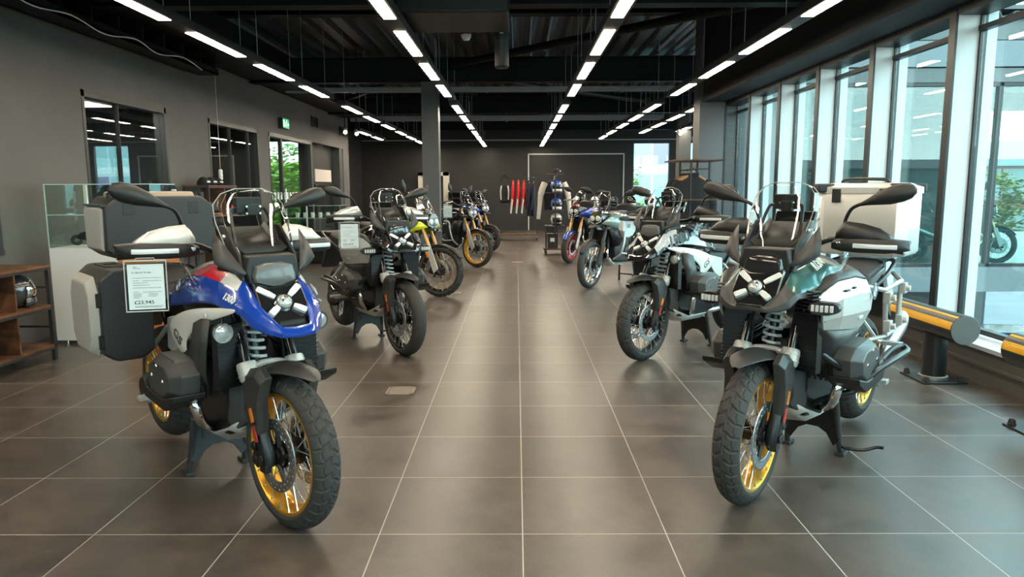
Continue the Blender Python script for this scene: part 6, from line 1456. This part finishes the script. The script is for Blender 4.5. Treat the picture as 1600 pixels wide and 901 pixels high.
    if sp.get('tankbox'):
        g = G(); g.prism([(-.42, .98), (-.40, .82), (-.48, .70), (-.66, .69), (-.78, .80), (-.80, .96)], 'y', .17, .27, scale_b=.86); bx = pair('side_case', g, sp['tankbox'], t, bevel=.012)
        for i, s in enumerate((1, -1)):
            g = G(); g.prism([(-.42, 1.01), (-.42, .975), (-.80, .955), (-.80, .985), (-.60, 1.03)], 'y', .15, .262); build('case_lid', g if s > 0 else g.flipy(), m_plast, bx[i], bevel=.006)
            M = axes((-.56, s * .272, .88), (-s, 0, 0), (0, 0, 1)); build('lettering', text_g('GS', .07, M, .001, shear=.2), m_logo, bx[i])
    return t
def place(x, y, a): return (x, y, 0), rad(a) - PI / 2
SPEC = dict(
 L=dict(rim=m_gold, tread='adv', body=m_blue, accent=([m_redp, m_whitep], {0: {2: 2}, 1: {2: 1}, 2: {2: 1, 1: 0}, 3: {2: 2, 1: 0}}), side=m_whitep, sidelabel='white panel', tank=m_plast, cases='vario', steer=4, script=('1300', .040, (-.10, .190, .995))),
 R=dict(adv=True, rim=m_gold, body=m_teal, side=m_alup, tank=m_plast, cases='alu', steer=3, hgtop=m_dplast, script=('R1300', .062), tall=True, stand=m_engine, accent=([m_plast, m_plast], {5: {0: 1, 1: 2, 2: 1}, 6: {0: 1, 1: 1, 2: 1}, 7: {0: 1, 1: 1, 2: 1}, 8: {0: 1, 1: 1, 2: 1}, 4: {0: 1}, 3: {0: 2}})),
 ML=dict(adv=True, rim=m_engine, tread='road', body=m_bpaint, side=m_silver, tank=m_bpaint, steer=3.5, hgtop=m_silver, nt=300),
 MR=dict(rim=mat('rim_black', (.02, .02, .021), .3, coat=.5), body=m_bpaint, side=m_whitep, tank=m_bpaint, steer=-1, stand=m_engine, hgtop=m_dplast, nt=300, script=('1300', .125), scriptmat=m_logo, accent=([mat('pale_stripe', (.42, .46, .50), .3, coat=.6)], {2: {1: 1}, 3: {1: 1, 2: 1}, 4: {1: 1, 2: 1}, 5: {1: 1, 2: 1}})),
)
LAB = dict(
 L='blue and white touring motorcycle with gold spoked wheels and dark luggage cases',
 R='green and silver adventure motorcycle with gold wheels and an aluminium top case',
 ML='black and silver adventure motorcycle behind the blue one, with clear hoop screen',
 MR='black and white motorcycle with large 1300 lettering, behind the green one')
POSES = dict(L=(-.965, 2.952, 43), R=(1.06, 3.185, -41), ML=(-.977, 6.17, 33), MR=(1.055, 5.955, -44.5))
BIKES = {}
for k in ('L', 'R', 'ML', 'MR'):
    loc, rz = place(*POSES[k]); BIKES[k] = gs_bike(LAB[k], loc, rz, SPEC[k])
ES = [
 ('black and yellow enduro motorcycle with a knobbly front tyre and gold fork', (-1.021, 9.61, 53), dict(rim=m_engine, tank=m_yellow, side=m_yellow, steer=16, bars=None, spoke=m_goldfork, centre=False)),
 ('black enduro motorcycle with gold front rim and pale luggage frames', (-.724, 13.29, 47), dict(rim=m_gold, tank=m_dplast, side=m_bpaint, tread='adv', steer=9, bars=m_sgrey, racks=True, centre=False)),
 ('black motorcycle with cast wheels and blue nose, standing nearest the back clothes rack', (-.62, 16.55, 50), dict(R=.305, W=.12, rimr=.225, rim=m_engine, cast=5, tank=m_bpaint, side=m_blue, tread='road', steer=6, shield=m_dplast, centre=False, upmirror=False)),
 ('pale green adventure motorcycle with silver side cases and chrome spokes', (1.062, 10.38, -42), dict(rim=m_chrome, tank=m_paleteal, side=m_paleteal, beak=m_plast, tread='road', steer=9, bars=m_silver, tankbox=m_silver, hg=True, fork=m_engine, shield=m_plast, upmirror=False)),
 ('motorcycle with a red cast front wheel and blue mudguard behind the pale green one', (1.03, 13.95, -44), dict(R=.305, W=.12, rimr=.225, rim=mat('red_rim', (.50, .01, .03), .3, coat=.6), cast=5, tank=m_blue, side=m_blue, guard=m_blue, tread='road', steer=14, centre=False, upmirror=False)),
 ('dark enduro motorcycle standing inside the glazed wing across the yard', (8.95, 13.5, 84), dict(rim=m_engine, tank=m_dplast, side=m_plast, steer=0, centre=False, nt=120)),
]
EB = []
for lb, ps, sp in ES:
    loc, rz = place(*ps); EB.append(enduro_bike(lb, loc, rz, sp))
# price tags hanging from the hand guards
def bike_point(pose, x, y, z):
    a = rad(pose[2]); return V(pose[0] + x * sin(a) + y * cos(a), pose[1] - x * cos(a) + y * sin(a), z)
TL = [('R 1300 GS TE ASA', -.38, -.185 + .0, .068, 'LEFT'), ('BMW', -.33, -.062, .040, 'LEFT'), ('MOTORRAD', -.33, -.088, .034, 'LEFT')]
p = bike_point(POSES['L'], -.345, -.425, 0)
price_tag('white price sheet reading £23,945 in a clear sleeve on the blue motorcycle', (p.x, p.y, 1.146), rad(14), .136, .184, TL, '£23,945', -.04)
p = bike_point(POSES['ML'], -.27, -.37, 0)
price_tag('price sheet in a clear sleeve hanging from the silver and black motorcycle', (p.x, p.y, 1.150), rad(8), .15, .205, [('R 1300 GS ADVENTURE', -.40, -.14, .055, 'LEFT')], '£22,670', -.03)
for (pose, x, y, z, lb) in (((-1.021, 9.61, 53), -.40, -.38, 1.14, 'price sheet in a clear sleeve hanging from the yellow and black motorcycle'), ((-.724, 13.29, 47), -.40, -.36, 1.14, 'price sheet in a clear sleeve hanging from the gold rimmed motorcycle')):
    p = bike_point(pose, x, y, z); price_tag(lb, (p.x, p.y, z), rad(8), .15, .21, [], None)
